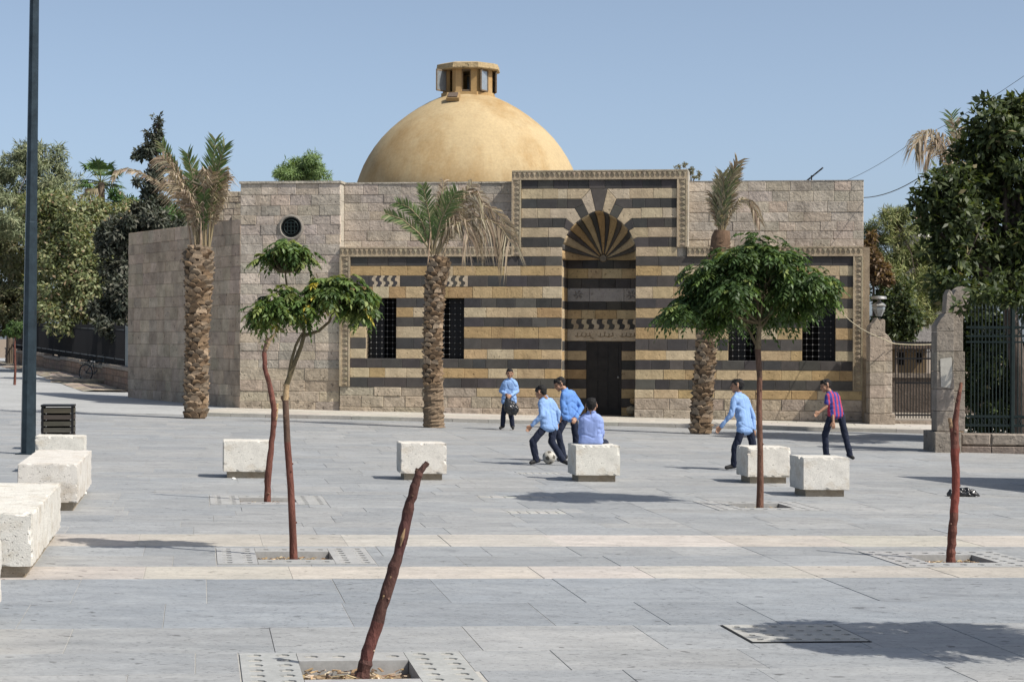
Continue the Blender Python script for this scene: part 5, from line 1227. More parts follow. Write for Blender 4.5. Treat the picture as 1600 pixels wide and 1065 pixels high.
tag(m.build('ring_band', M['iron_green'], rail_root, world=True), kind='stuff')
for px in (1582, 1690):
    p = RL(px, 600); m = MB(); m.bar((p.x, p.y, bz0 - .1), (p.x, p.y, RL(1582, 482).z), .055); zt_ = RL(1582, 482).z; m.lathe([(.03, zt_), (.05, zt_ + .05), (.03, zt_ + .12), (.04, zt_ + .17), (.003, zt_ + .32)], (p.x, p.y, 0), 8); m.build('post', M['iron_green'], rail_root, world=True)
base = MB(); zt_ = RL(1530, 676).z; zb_ = RL(1530, 718).z - .3
RF = Frame(Vector((0, 0, 0)), uV, (0, 0, 1)); off = Vector((u0.x, u0.y, 0)) - vV * .22
rb_ = thing('railing_base', 'weathered stone base under the green railing', 'wall', rail_root.location)
RF2 = Frame(off - rb_.location, uV, (0, 0, 1)); st0 = (RL(1500, 690) - off).dot(uV)
xs = [st0] + splits(st0 + .6, st0 + 5.5, .7, 1.2)
for p, q in zip(xs[:-1], xs[1:]):
    block('base_stone', rb_, M['grey'], RF2, [(p, zb_), (q, zb_), (q, zt_ - .26), (p, zt_ - .26)], 0.02, jit((.25, .21, .17), .1), thick=.5, gap=.012, ch=.012)
    block('base_stone', rb_, M['grey'], RF2, [(p, zt_ - .25), (q, zt_ - .25), (q, zt_), (p, zt_)], -.02, jit((.29, .25, .205), .1), thick=.5, gap=.012, ch=.03)
# lantern behind the gate pier
YL = 53.0; lp = P(1373, 560, YL); lamp = thing('park_lantern', 'old glass lantern on a post behind the pointed gate pier', 'lantern', Vector((lp.x, YL, gz(lp.x, YL) + .1))); zz = lambda y: P(1373, y, YL).z
m = MB(); m.tube([(lp.x, YL, lamp.location.z), (lp.x, YL, zz(495))], [.05, .035], 8); m.build('post', M['iron_green'], lamp, world=True)
m = MB(); m.lathe([(.08, zz(494)), (.17, zz(483)), (.17, zz(479))], (lp.x, YL, 0), 6, smooth=False); m.build('glass', M['glass'], lamp, world=True)
m = MB(); m.lathe([(.19, zz(479) + .003), (.20, zz(477)), (.12, zz(473)), (.06, zz(471)), (.03, zz(467)), (.001, zz(466))], (lp.x, YL, 0), 6, smooth=False); m.build('cap', M['metal'], lamp, world=True)
m = MB(); m.lathe([(.10, zz(465.5)), (.22, zz(467)), (.20, zz(463)), (.001, zz(462))], (lp.x, YL, 0), 10, (.3, .3, .3)); m.build('crown', M['metal'], lamp, world=True)
# distant flat-roofed house with dishes
YD = 120; f = foot_of(1450, YD); dh = thing('distant_house', 'grey flat-roofed house far behind the pine', 'house', f)
def db_(nm, x0, x1, y0, y1, d0, d1, t, mt, par=None):
    a, b = P(x0, y1, YD), P(x1, y0, YD); m = MB(); m.box(a.x, b.x, YD + d0, YD + d1, a.z, b.z, t); return m.build(nm, mt, par or dh, world=True)
db_('wall', 1424, 1478, 358, 560, 0, 6, (.30, .28, .26), M['rough']); db_('parapet', 1421, 1480, 353, 357.6, -.3, 6.3, (.40, .38, .35), M['rough'])
for x in (1436, 1449, 1462): w_ = db_('window', x - 5, x + 5, 361, 368, -.05, 0, (1, 1, 1), M['dark'])
db_('upper_room', 1452, 1480, 338, 352.6, 1, 5, (.33, .30, .27), M['rough'])
for px, py, r, lab, tone, Yd in ((1434, 338, 7, 'rust-tinted satellite dish on the roof of the distant house', (.42, .28, .24), 118), (1437, 371, 4.5, 'small white satellite dish on the wall of the distant house', (.8, .8, .78), 119), (1453, 372, 6, 'larger white satellite dish beside the dark tree edge', (.8, .8, .78), 119)):
    c = P(px, py, Yd); rr_ = r * Yd / FOC; root = thing('satellite_dish', lab, 'satellite dish', c - Vector((0, 0, rr_ * 1.6)), 0, 'satellite dishes'); m = MB(); m.lathe([(.001, .0), (rr_ * .5, .03), (rr_ * .85, .1), (rr_, .16)], (0, 0, 0), 14, tone)
    q = Vector((-.25 if tone[1] < .5 else .3, -1, .45)).to_track_quat('Z', 'Y').to_matrix(); m.v = [tuple(q @ Vector(v) * 1.0 + c) for v in m.v]; o = m.build('dish', M['litter'], root, world=True); sm = o.modifiers.new('thick', 'SOLIDIFY'); sm.thickness = .02
    m = MB(); m.bar(c, c - Vector((0, -.3, rr_ * 1.6)), .05); m.build('mount', M['metal'], root, world=True)

# ================================================================== STREET FURNITURE
def bench(label, px, py, w, d, h=.455, bh=.095, corner='c', group='pale stone seats'):
    a, b = grid(G(px, py)); cx = a if corner == 'c' else a - w / 2
    if corner == 'b': b -= d
    p = ungrid(cx, b + d / 2); root = thing('stone_block_bench' if d < 1 else 'stone_bench', label, 'stone seat' if d < 1 else 'stone bench', p, PSI, group)
    col = jit((.60, .575, .52), .03); m = MB(); x, y = w / 2, d / 2; sx, sy = -SL * math.cos(PSI), SL * math.sin(PSI)
    nx, ny, nz = 14, (14 if d < 1 else 50), 10
    # block with softly worn arrises: subdivided box, corners chipped
    bm = bmesh.new(); bmesh.ops.create_cube(bm, size=1); bmesh.ops.bevel(bm, geom=list(bm.edges), offset=.014, segments=2, affect='EDGES'); 
    bmesh.ops.subdivide_edges(bm, edges=[e for e in bm.edges if e.calc_length() > .3], cuts=(16 if d < 1 else 30), use_grid_fill=True)
    for v in bm.verts:
        q = Vector((v.co.x * 2 * x, v.co.y * 2 * y, v.co.z * h)); ed = sorted((abs(abs(c_) - .5) for c_ in v.co))[1]
        dd = .0025 * mnoise.noise(q * 9 + p) + (max(0, mnoise.noise(q * 13 + p) - .12) * .035 if ed * min(2 * x, 2 * y, h) < .02 else 0)
        v.co = Vector((v.co.x * (1 - dd / x), v.co.y * (1 - dd / y), v.co.z * (1 - dd * 2 / h)))
    for v in bm.verts: v.co = Vector((v.co.x * 2 * x, v.co.y * 2 * y, bh + (v.co.z + .5) * h + v.co.x * 2 * x * sx + v.co.y * 2 * y * sy))
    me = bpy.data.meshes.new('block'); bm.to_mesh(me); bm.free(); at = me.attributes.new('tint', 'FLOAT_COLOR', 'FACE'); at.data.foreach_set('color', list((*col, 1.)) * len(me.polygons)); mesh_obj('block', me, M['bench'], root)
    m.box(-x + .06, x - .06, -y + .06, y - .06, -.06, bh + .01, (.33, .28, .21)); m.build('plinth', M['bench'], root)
    return root
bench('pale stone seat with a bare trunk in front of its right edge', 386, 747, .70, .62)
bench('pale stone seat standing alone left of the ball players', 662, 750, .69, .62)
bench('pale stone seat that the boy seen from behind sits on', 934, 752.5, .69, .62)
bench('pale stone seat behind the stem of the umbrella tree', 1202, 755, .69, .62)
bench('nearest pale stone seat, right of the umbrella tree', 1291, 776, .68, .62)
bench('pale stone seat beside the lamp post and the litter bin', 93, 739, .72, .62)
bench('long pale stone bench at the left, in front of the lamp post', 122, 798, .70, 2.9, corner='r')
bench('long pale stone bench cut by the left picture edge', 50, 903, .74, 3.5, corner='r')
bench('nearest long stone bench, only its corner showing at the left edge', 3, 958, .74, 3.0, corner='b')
# lamp post
lb = G(44, 709); Y = lb.y; lamp = thing('lamp_post', 'tall dark octagonal lamp post at the left', 'lamp post', lb)
top = P(54.5, -60, Y); ax = top - lb; segs = [(0, .130), (.02, .130), (.47, .104), (.472, .100), (1, .078)]
m = MB(); m.tube([lb + ax * t - (Vector((0, 0, .05)) if t == 0 else Vector()) for t, r in segs], [r for t, r in segs], 8); 
m.sm = [False] * len(m.sm); pole = m.build('pole', M['pole'], lamp, world=True)
m = MB(); m.box(lb.x - .18, lb.x + .18, lb.y - .18, lb.y + .18, lb.z - .02, lb.z + .02); m.build('base_plate', M['pole'], lamp, world=True)
m = MB(); c = lb + ax * .165; m.obox(c + Vector((-.02, -.112, 0)), (.03, 0, 0), (0, .004, 0), (0, 0, .14), (1.3, 1.3, 1.3)); m.build('service_door', M['pole'], lamp, world=True)
m = MB(); m.tube([top, top + Vector((0, 0, .5)), top + Vector((1.2, -.2, .9))], [.078, .06, .04], 8); m.build('arm', M['pole'], lamp, world=True)
m = MB(); m.obox(top + Vector((1.6, -.25, .93)), (.45, -.07, .02), (.02, .13, 0), (0, 0, .06)); m.build('lamp_head', M['pole'], lamp, world=True)
# litter bin of dark slats
bp = G(91, 702); bin_ = thing('litter_bin', 'square litter bin of dark worn slats behind the stone seat', 'litter bin', bp, PSI); s = .26; H = .78
for x in (-s, s):
    for y in (-s, s): m = MB(); m.box(x - .02, x + .02, y - .02, y + .02, 0, H); m.build('frame_post', M['iron'], bin_)
for z in (.04, H):
    m = MB(); m.box(-s - .03, s + .03, -s - .03, s + .03, z, z + .03); m.build('frame_ring', M['iron'], bin_)
for k in range(6):
    z = .09 + k * .115; t = jit((.075, .065, .052), .25)
    for fx in ((-s + .022, s - .022, -s - .028, -s - .006), (-s + .022, s - .022, s + .006, s + .028)): m = MB(); m.box(*fx, z, z + .082, t); m.build('slat', M['wood'], bin_)
    for fx in ((-s - .028, -s - .006, -s + .022, s - .022), (s + .006, s + .028, -s + .022, s - .022)): m = MB(); m.box(*fx, z, z + .082, t); m.build('slat', M['wood'], bin_)
m = MB(); m.lathe([(.2, .06), (.21, H - .03)], (0, 0, 0), 14); m.build('liner', M['dark'], bin_)
# cables and aerial
def cable(label, pts, r, col, name='cable'):
    fine = []
    for a, b in zip(pts[:-1], pts[1:]):
        for k in range(8): fine.append(a.lerp(b, k / 8) - Vector((0, 0, (b - a).length * .02 * 4 * (k / 8) * (1 - k / 8))))
    fine.append(pts[-1]); m = MB(); m.tube(fine, r, 5, col); o = m.build(name, M['cable']); return tag(o, label, 'cable', 'overhead cables')
cable('thin overhead wire crossing the sky above the right trees', [P(1318, 284, 52.8), P(1425, 222, 49), P(1660, 75, 43), P(2300, -330, 33)], .006, (.10, .10, .10))
cable('dark cable from the roof corner up to the palm behind the trees', [P(1348, 309, 52.0), P(1440, 275, 46)], .012, (.12, .12, .12))
cable('cream cable sagging from the right window across the gate', [Bw(winw[3][1] - .02, .0, F(1305, 478)[1]), P(1325, 498, 50.6), P(1350, 516, 50.0), P(1384, 531, 49.8), P(1400, 537, 50.3), P(1470, 537, 50.6)], .013, (.85, .78, .62))
af = Bw(*[F(1268, 285, 1.2)[0]], 1.2, ut2 - .3); aer = thing('tv_aerial', 'tilted rod aerial on the roof above the right wall', 'aerial', af); Ya = af.y
m = MB(); m.tube([af, P(1268, 274, Ya)], .018, 6); m.build('mast', M['iron'], aer, world=True); m = MB(); m.tube([P(1260, 283, Ya), P(1286, 262, Ya)], .022, 6); m.build('boom', M['iron'], aer, world=True)
for t in (.2, .45, .7, .92):
    c = P(1260, 283, Ya).lerp(P(1286, 262, Ya), t); m = MB(); m.bar(c - Vector((0, .18, 0)), c + Vector((0, .18, 0)), .012); m.build('rod', M['metal'], aer, world=True)
st_ = Bw(F(482, 285, 1.5)[0], 1.2, tt_ + .05); m = MB()
for k in range(7):
    c = st_ + uV * (k * .085 - .26) + Vector((0, rng.uniform(-.05, .05), 0)); r = rng.uniform(.07, .11) * (1.3 if k < 2 else .8); m.lathe([(.001, -r), (r, -r * .7), (r * .95, r * .3), (r * .5, r * .9), (.001, r)], c, 7, jit((.5, .42, .34), .1), smooth=False)
tag(m.build('rubble_heap', M['rough']), 'small heap of loose stones on the tower roof', 'stones', kind='stuff')
# litter on the paving
for k, (px, py, r, lab, col) in enumerate(((131, 772, .05, 'crumpled white paper scrap beside the long bench', (1, 1, 1)), (365, 748, .03, 'tiny white scrap at the foot of the stone seat behind the bare trunk', (1, 1, 1)))):
    p = G(px, py); m = MB(); bm = bmesh.new(); bmesh.ops.create_icosphere(bm, subdivisions=2, radius=r)
    for v in bm.verts: v.co *= 1 + .5 * mnoise.noise(v.co * 30); v.co.z *= .5
    me = bpy.data.meshes.new('paper'); bm.to_mesh(me); bm.free(); at = me.attributes.new('tint', 'FLOAT_COLOR', 'FACE'); at.data.foreach_set('color', [1.] * 4 * len(me.polygons)); o = mesh_obj('paper_scrap', me, M['litter']); o.location = p + Vector((0, 0, r * .35)); tag(o, lab, 'litter')

# ================================================================== PEOPLE
def capsule(mb, p, q, r0, r1, n=10):
    p, q = Vector(p), Vector(q); d = q - p
    if d.length < 1e-4: d = Vector((0, 0, 1e-3)); q = p + d
    dn = d.normalized(); pts, rad = [], []
    for a in (1.4, 1.0, .5): pts.append(p - dn * r0 * math.sin(a)); rad.append(max(.002, r0 * math.cos(a)))
    pts += [p, q]; rad += [r0, r1]
    for a in (.5, 1.0, 1.4): pts.append(q + dn * r1 * math.sin(a)); rad.append(max(.002, r1 * math.cos(a)))
    mb.tube(pts, rad, n)
def skin_over(name, segs, mat, parent, voxel=.009, smooth=4, tint=None, folds=0.0, fscale=14, squash=None):
    mb = MB()
    for s in segs: capsule(mb, *s)
    o = mb.build('tmp', M['skin']); md = o.modifiers.new('r', 'REMESH'); md.mode = 'VOXEL'; md.voxel_size = voxel
    sm = o.modifiers.new('s', 'SMOOTH'); sm.iterations = smooth; sm.factor = .5
    dg = bpy.context.evaluated_depsgraph_get(); me = bpy.data.meshes.new_from_object(o.evaluated_get(dg)); bpy.data.objects.remove(o)
    me.name = name; me.materials.clear()
    if folds:
        me.update(); co = np.empty(len(me.vertices) * 3); me.vertices.foreach_get('co', co); no = np.empty(len(me.vertices) * 3); me.vertices.foreach_get('normal', no); co = co.reshape(-1, 3); no = no.reshape(-1, 3)
        amp = np.array([.5 * mnoise.noise((x * 9, y * 9, z * 6)) - math.exp(-(mnoise.noise((x * fscale * .42 + z * 3, y * fscale * .42, z * fscale * .3 + 5)) / .10) ** 2) - .3 * math.exp(-(mnoise.noise((x * 11 + 9, y * 11 - z * 6, z * 7)) / .10) ** 2) for x, y, z in co]); co += no * (amp * folds)[:, None]; me.vertices.foreach_set('co', co.reshape(-1))
    l = parent.location; me.transform(Matrix.Translation(-l))
    if 'tint' in me.attributes: me.attributes.remove(me.attributes['tint'])
    at = me.attributes.new('tint', 'FLOAT_COLOR', 'FACE'); n = len(me.polygons)
    if callable(tint): cols = [c for p in me.polygons for c in (*tint(p.center + l, p.normal), 1.)]
    else: cols = list((*(tint or (1, 1, 1)), 1.)) * n
    at.data.foreach_set('color', cols); me.polygons.foreach_set('use_smooth', [True] * n); me.update()
    return mesh_obj(name, me, mat, parent)
def hand_segs(wrist, d, thumb_side, k=1.0, curl=.5):
    """palm, four unequal bent fingers, thumb from the side of the palm"""
    wrist, d = Vector(wrist), Vector(d).normalized(); s = d.cross(Vector((0, 1, .2))).normalized() if abs(d.y) < .9 else Vector((1, 0, 0)); n = d.cross(s).normalized() * thumb_side
    out = [(wrist - d * .03, wrist + d * .02, .022 * k, .024 * k)]
    for j, (o, L) in enumerate(((-.027, .058), (-.009, .068), (.009, .064), (.026, .050))):
        b = wrist + s * o * k + d * .075 * k; m = b + (d * .8 + n * curl * .5) * L * .55 * k; t = m + (d * .45 + n * curl) * L * .5 * k
        out += [(wrist + s * o * .6 * k + d * .01, b, .016 * k, .0135 * k), (b, m, .0105 * k, .0095 * k), (m, t, .0095 * k, .008 * k)]
    tb = wrist - s * .03 * k + d * .02 * k; tm = tb + (-s * .6 + d * .7 + n * .3).normalized() * .035 * k; tt = tm + (d * .9 + n * .3).normalized() * .028 * k
    return out + [(wrist, tb, .017 * k, .014 * k), (tb, tm, .0125 * k, .011 * k), (tm, tt, .011 * k, .009 * k)]
def person(label, J, face, shirt_tint, short=False, cuff=1.0, k=1.0, seated=False, folds=.010, hemdrop=.05):
    """J: head neck sL sR eL eR wL wR hL hR kL kR aL aR tL tR (world points)"""
    J = {a: Vector(b) for a, b in J.items()}
    for s_ in 'LR':                       # soles on the paving (a lifted foot keeps its height)
        for q, hh in (('a' + s_, .085), ('t' + s_, .045)):
            over = J[q].z - gz(J[q].x, J[q].y) - hh
            if over < .16 or seated: J[q].z -= over
    foot = J['foot']; root = thing('person', label, 'person', foot)
    fd = Vector(face).normalized(); up = (Vector((0, 0, 1)) - fd * fd.z).normalized(); sd = fd.cross(up).normalized(); h = J['head']
    chest = (J['sL'] + J['sR']) / 2; hip = (J['hL'] + J['hR']) / 2; nk = J['neck']; across = (J['sR'] - J['sL'])
    tf = across.cross(Vector((0, 0, 1))); tf = tf.normalized() if tf.length > .01 else fd
    ac = (J['hR'] - J['hL']).normalized() if (J['hR'] - J['hL']).length > .01 else sd
    # one continuous body: head, face, neck, trunk, limbs, hands
    B = [(h + up * .022 * k - fd * .018 * k, h + up * .025 * k + fd * .012 * k, .083 * k, .078 * k), (h - up * .035 * k + fd * .022 * k, h - up * .06 * k + fd * .045 * k, .062 * k, .044 * k), (h - up * .088 * k + fd * .058 * k, h - up * .09 * k + fd * .06 * k, .026 * k, .024 * k),
         (h + up * .012 * k + fd * .088 * k, h - up * .022 * k + fd * .105 * k, .011 * k, .015 * k), (h - up * .052 * k + fd * .083 * k - sd * .014 * k, h - up * .052 * k + fd * .083 * k + sd * .014 * k, .012 * k, .012 * k),
         (h + up * .026 * k + fd * .076 * k - sd * .03 * k, h + up * .026 * k + fd * .076 * k + sd * .03 * k, .014 * k, .014 * k)]
    for s in (1, -1): B += [(h + sd * s * .080 * k - fd * .012 * k + up * .012 * k, h + sd * s * .084 * k - fd * .012 * k - up * .022 * k, .017 * k, .012 * k), (h + sd * s * .035 * k + fd * .055 * k - up * .02 * k, h + sd * s * .04 * k + fd * .04 * k - up * .045 * k, .034 * k, .03 * k)]
    B += [(h - up * .05 * k - fd * .02 * k, nk, .048 * k, .052 * k), (nk, chest, .05 * k, .05 * k), (chest, hip, .05 * k, .05 * k), (J['sL'], J['sR'], .035 * k, .035 * k), (J['hL'], J['hR'], .05 * k, .05 * k)]
    for s in 'LR':
        B += [(J['s' + s], J['e' + s], .040 * k, .033 * k), (J['e' + s], J['w' + s], .032 * k, .023 * k), (J['h' + s], J['k' + s], .066 * k, .048 * k), (J['k' + s], J['a' + s], .046 * k, .034 * k), (J['a' + s], J['t' + s], .030 * k, .026 * k)]
        B += hand_segs(J['w' + s], J['w' + s] - J['e' + s], 1 if s == 'L' else -1, k, .5)
    body = skin_over('body', B, M['skin'], root, .0075, 3)
    for s in (1, -1):
        m = MB(); e_ = h + sd * s * .031 * k + fd * .083 * k + up * .008 * k; capsule(m, e_ - sd * .008 * k, e_ + sd * .008 * k, .007, .007, 6); m.build('eye', M['hair'], root, world=True)
        m = MB(); e_ = h + sd * s * .032 * k + fd * .089 * k + up * .03 * k; capsule(m, e_ - sd * .014 * k, e_ + sd * .014 * k, .005, .005, 6); m.build('eyebrow', M['hair'], root, world=True)
    m = MB(); e_ = h - up * .050 * k + fd * .094 * k; capsule(m, e_ - sd * .015 * k, e_ + sd * .015 * k, .0045, .0045, 6); m.build('mouth', plain_mat('lips', (.28, .10, .075), .5), root, world=True)
    hs2 = [(h + up * .045 * k - fd * .045 * k, h + up * .062 * k + fd * .02 * k, .082 * k, .066 * k), (h + up * .02 * k - fd * .06 * k, h - up * .03 * k - fd * .055 * k, .070 * k, .045 * k), (h + up * .075 * k + fd * .03 * k, h + up * .068 * k + fd * .07 * k, .045 * k, .024 * k), (h + sd * .022 * k - fd * .05 * k, h + sd * .018 * k - fd * .048 * k - up * .05 * k, .056 * k, .03 * k), (h - sd * .022 * k - fd * .05 * k, h - sd * .018 * k - fd * .048 * k - up * .05 * k, .056 * k, .03 * k)]
    for s in (1, -1): hs2 += [(h + sd * s * .055 * k + up * .045 * k + fd * .02 * k, h + sd * s * .062 * k + up * .0 * k - fd * .03 * k, .032 * k, .024 * k)]
    for q in range(16):
        a = rng.uniform(0, 6.28); d = (up * rng.uniform(.5, 1) + sd * math.cos(a) * .7 + fd * (math.sin(a) * .7 - .15)).normalized(); c = h + up * .035 * k - fd * .01 * k + d * .075 * k; hs2.append((c, c + d * .03 * k + fd * .012, .018 * k, .006 * k))
    skin_over('hair', hs2, M['hair'], root, .0075, 2, folds=.004, fscale=40)
    # shirt: shoulders, chest and waist wider than deep, sleeves to the cuffs
    S = [(J['sL'], J['sR'], .058 * k, .058 * k), (nk + (chest - nk) * .35, chest, .062 * k, .075 * k)]
    hem = hip - Vector((0, 0, hemdrop)); mids = chest.lerp(hip, .5)
    for t, w in ((0.08, .105), (.28, .10), (.5, .09), (.75, .096), (.92, .104)):
        c = chest.lerp(hem, t); dirw = (across.normalized() * (1 - t) + ac * t).normalized(); S.append((c - dirw * w * k, c + dirw * w * k, .090 * k, .090 * k))
    for o in (-.075, 0, .075): S.append((chest + across.normalized() * o * k, hip + ac * o * k + Vector((0, 0, .03)), .094 * k, .088 * k))
    for s in 'LR':
        S.append((J['s' + s], J['e' + s], .060 * k, .054 * k))
        if short: S[-1] = (J['s' + s], J['s' + s].lerp(J['e' + s], .62), .060 * k, .058 * k)
        else: S.append((J['e' + s], J['e' + s].lerp(J['w' + s], .93 * cuff), .052 * k, .040 * k))
    for q in range(7):   # collar
        a0, a1 = q * .9, (q + 1) * .9; cen = nk + (h - nk) * .12; ring = lambda a: cen + sd * math.cos(a) * .058 * k + fd * math.sin(a) * .055 * k
        S.append((ring(a0), ring(a1), .017 * k, .017 * k))
    skin_over('shirt', S, M['cloth'], root, .011, 4, shirt_tint, folds)
    # collar
    m = MB(); nd_ = (nk - chest).normalized() if (nk - chest).length > .01 else Vector((0, 0, 1))
    T = [(J['hL'], J['hR'], .070 * k, .070 * k), (hip + Vector((0, 0, .05)) - ac * .05 * k, hip + Vector((0, 0, .05)) + ac * .05 * k, .062 * k, .062 * k)]
    for s in 'LR': T += [(J['h' + s], J['k' + s], .074 * k, .068 * k), (J['k' + s], J['k' + s].lerp(J['a' + s], .97), .066 * k, .060 * k)]
    skin_over('trousers', T, M['denim'], root, .011, 4, (.016, .021, .040), .008, 18)
    for s in 'LR':
        a, t = J['a' + s], J['t' + s]; d = (t - a); d.normalize(); nrm_ = Vector((0, 0, 1)) - d * d.z; sdv = d.cross(nrm_).normalized()
        skin_over('shoe', [(a - d * .04 - nrm_ * .012, t, .040, .034), (a - d * .045 - nrm_ * .03, t - nrm_ * .012, .030, .026), (a, a + Vector((0, 0, .03)), .040, .042)], M['rubber'], root, .008, 2, (1, 1, 1))
    return root
def zj(ox, oy, sc, Y, **pts): return {n: P(ox + v[0] * sc, oy + v[1] * sc, Y + (v[2] if len(v) > 2 else 0)) for n, v in pts.items()}
BLUE = (.23, .365, .62); BLUE2 = (.12, .25, .56); BLUE3 = (.24, .32, .60)
def ground_fix(J, keys=('aL', 'aR')):
    return J
# boy with a bag
Y1 = G(794, 671).y
J = zj(770, 560, .1878, Y1, head=(140, 126), neck=(140, 172), sL=(98, 202), sR=(184, 202), eL=(66, 268, .05), eR=(206, 268, .05), wL=(108, 296, -.18), wR=(150, 308, -.18), hL=(108, 352), hR=(158, 352), kL=(88, 465, -.03), kR=(152, 470, -.02), aL=(82, 575), aR=(164, 580), tL=(62, 592, -.13), tR=(168, 596, -.15))
J['foot'] = G(794, 671); person('boy in blue shirt standing near the wall, holding a black bag', J, (.05, -1, -.03), BLUE)
# boy kicking
Yk = G(835, 726).y
J = zj(770, 560, .1878, Yk, head=(402, 284), neck=(434, 326), sL=(405, 368, -.05), sR=(490, 366, .12), eL=(408, 470, -.12), eR=(545, 450, .2), wL=(322, 560, -.1), wR=(535, 540, .22), hL=(440, 560, -.05), hR=(502, 565, .08), kL=(332, 690, -.08), kR=(490, 690, .06), aL=(362, 862, -.05), aR=(585, 800, .05), tL=(318, 880, -.1), tR=(622, 832, -.03))
J['foot'] = G(835, 726); person('boy in light blue shirt striding over the football, arm stretched forward', J, (-.75, .45, -.5), BLUE)
# boy running behind him
Yr = Yk + 1.1
J = zj(770, 560, .1878, Yr, head=(556, 214), neck=(600, 262), sL=(590, 300, -.12), sR=(668, 300, .12), eL=(580, 395, -.15), eR=(738, 405, .1), wL=(572, 470, -.12), wR=(690, 495, -.08), hL=(612, 480, -.06), hR=(670, 485, .06), kL=(545, 622, -.1), kR=(690, 640, .1), aL=(590, 770, -.05), aR=(700, 815, .15), tL=(545, 800, -.1), tR=(672, 840, .1))
J['foot'] = G(877, 717); person('boy in deep blue shirt running just behind the football player', J, (-.85, -.3, -.45), BLUE2)
# boy sitting on the stone seat, from behind
sp_ = G(934, 752.5); Ys = sp_.y + .33
J = zj(770, 560, .1878, Ys, head=(820, 392), neck=(820, 448), sL=(742, 505), sR=(888, 505), eL=(735, 620, .08), eR=(904, 615, .06), wL=(775, 690, .28), wR=(900, 680, .26), hL=(780, 690), hR=(850, 690), kL=(800, 705, .40), kR=(935, 705, .36), aL=(790, 860, .42), aR=(940, 860, .4), tL=(780, 885, .58), tR=(950, 885, .56))
J['foot'] = sp_ + Vector((0, .5, 0)); person('boy in pale blue shirt sitting on a stone seat, seen from behind', J, (.12, 1, -.12), BLUE3, seated=True, hemdrop=.02)
# boy walking left
Yw = G(1146, 734).y
J = zj(1100, 570, .2065, Yw, head=(250, 160), neck=(262, 214), sL=(232, 250, -.14), sR=(312, 252, .16), eL=(205, 375, -.2), eR=(372, 400, .2), wL=(128, 468, -.16), wR=(376, 490, .16), hL=(285, 490, -.08), hR=(345, 488, .08), kL=(235, 630, -.08), kR=(372, 620, .1), aL=(226, 765, -.05), aR=(400, 760, .1), tL=(170, 772, -.08), tR=(360, 790, .08))
J['foot'] = G(1146, 734); person('boy in blue shirt walking left beside the umbrella tree stem', J, (-1, .12, -.05), BLUE)
# boy in striped shirt
Yp = G(1306, 718).y
J = zj(1100, 570, .2065, Yp, head=(920, 158), neck=(950, 206), sL=(938, 238, -.12), sR=(1006, 240, .12), eL=(925, 315, -.16), eR=(975, 345, -.1), wL=(870, 358, -.2), wR=(978, 432, -.16), hL=(968, 365, -.07), hR=(1030, 365, .07), kL=(915, 530, -.06), kR=(1070, 535, .06), aL=(925, 680, -.03), aR=(1105, 695, .03), tL=(880, 692, -.06), tR=(1128, 712, -.02))
J['foot'] = G(1306, 718)
ch6 = (J['sL'] + J['sR']) / 2
def stripes(c, n):
    s = math.sin(c.x * 62 + c.z * 6 + c.y * 20); return (.40, .05, .09) if s > .25 else (.05, .055, .24)
person('boy in red and blue striped shirt walking at the right', J, (-.9, -.25, -.25), stripes, short=True, folds=.007)
# football
bp_ = G(858, 724.5); br_ = .115; bm = bmesh.new(); bmesh.ops.create_icosphere(bm, subdivisions=4, radius=br_); ico = bmesh.new(); bmesh.ops.create_icosphere(ico, subdivisions=1, radius=1); iv = [v.co.normalized() for v in ico.verts]; ico.free()
rotb = Matrix.Rotation(.5, 3, 'X') @ Matrix.Rotation(.3, 3, 'Y'); cols = []
for f_ in bm.faces:
    d = rotb @ f_.calc_center_median().normalized(); best = max(d.dot(v) for v in iv); cols += list((.22, .21, .19, 1.) if best > .952 else (1, 1, 1, 1))
for v in bm.verts:
    d = rotb @ v.co.normalized(); s = sorted((d.dot(q) for q in iv), reverse=True)
    if s[0] - s[1] < .05: v.co *= .985
me = bpy.data.meshes.new('football'); bm.to_mesh(me); bm.free(); at = me.attributes.new('tint', 'FLOAT_COLOR', 'FACE'); at.data.foreach_set('color', cols); me.polygons.foreach_set('use_smooth', [True] * len(me.polygons))
o = mesh_obj('football', me, M['ball']); o.location = bp_ + Vector((0, 0, br_)); tag(o, 'scuffed white football with dark patches at the boy\'s feet', 'football')
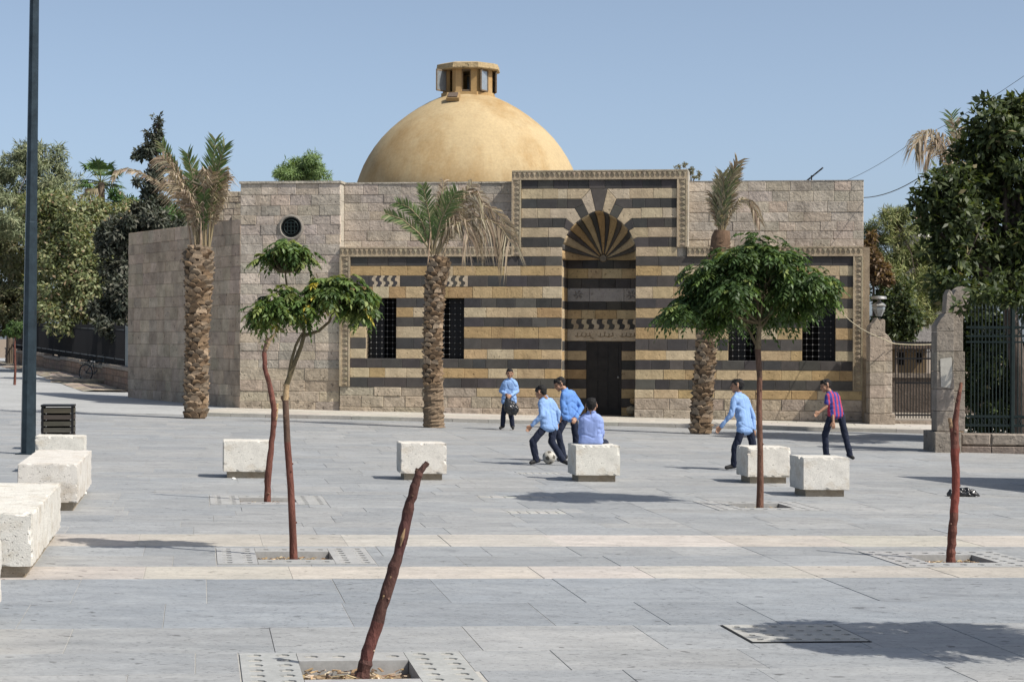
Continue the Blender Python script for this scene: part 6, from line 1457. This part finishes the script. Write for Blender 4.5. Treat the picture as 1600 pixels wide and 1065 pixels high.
# bags
bgp = P(799, 634, Y1 - .2); bag = thing('carrier_bag', 'shiny black bag dangling from the hands of the standing boy', 'bag', bgp + Vector((0, 0, -.16)))
Q = lambda x, y, d=0: P(770 + x * .1878, 560 + y * .1878, Y1 - .2 + d)
skin_over('sack', [(Q(122, 318), Q(125, 345), .03, .07), (Q(125, 345), Q(130, 420), .085, .11), (Q(130, 400), Q(178, 440), .11, .09), (Q(160, 370), Q(190, 420), .07, .09), (Q(150, 440), Q(178, 455), .09, .06)], M['plastic'], bag, .012, 2, (1, 1, 1), .022, 16)
skin_over('handle', [(Q(112, 292), Q(122, 325), .012, .02), (Q(146, 305), Q(128, 325), .012, .02)], M['plastic'], bag, .008, 1, (1, 1, 1))
gp_ = G(1506, 776); bag2 = thing('plastic_sack', 'crumpled black plastic sack lying on the paving at the right', 'bag', gp_)
c = gp_ + Vector((0, .1, .05)); skin_over('sack', [(c + Vector((-.16, 0, -.01)), c + Vector((.14, 0, .0)), .07, .06), (c + Vector((.1, -.03, -.01)), c + Vector((.24, -.02, -.03)), .05, .02), (c + Vector((-.05, .02, .02)), c + Vector((.06, 0, .03)), .06, .05), (c + Vector((-.2, -.02, -.03)), c + Vector((-.13, 0, .0)), .03, .05)], M['plastic'], bag2, .01, 1, (1, 1, 1), .03, 20)

# unseen stone block added beyond the right edge, plan shaped to cast the wedge
kz = gz(10, 0); sblk = thing('shadow_block', 'unseen stone block added beyond the right edge to cast the wedge of shadow', 'shadow_block', Vector((11.3, 28.5, kz)))
plan = [(8.85, 30.2), (10.25, 26.8), (13.0, 26.8), (13.0, 30.2)]
m = MB(); m.add([(x, y, kz - .2) for x, y in plan] + [(x, y, kz + 3.2) for x, y in plan], [(0, 1, 5, 4), (1, 2, 6, 5), (2, 3, 7, 6), (3, 0, 4, 7)], (.36, .31, .25)); m.build('wall', M['grey'], sblk, world=True)
cx, cy = 11.2, 28.5; big = [(cx + (x - cx) * 1.03, cy + (y - cy) * 1.03) for x, y in plan]
m = MB(); m.add([(x, y, kz + 3.202) for x, y in big] + [(x, y, kz + 3.4) for x, y in big], [(3, 2, 1, 0), (4, 5, 6, 7), (0, 1, 5, 4), (1, 2, 6, 5), (2, 3, 7, 6), (3, 0, 4, 7)], (.40, .35, .29)); m.build('roof_slab', M['rough'], sblk, world=True)
m = MB(); m.box(11.2, 12.1, 26.78, 26.84, kz, kz + 2.1, (.5, .5, .5)); m.build('door', M['door'], sblk, world=True)
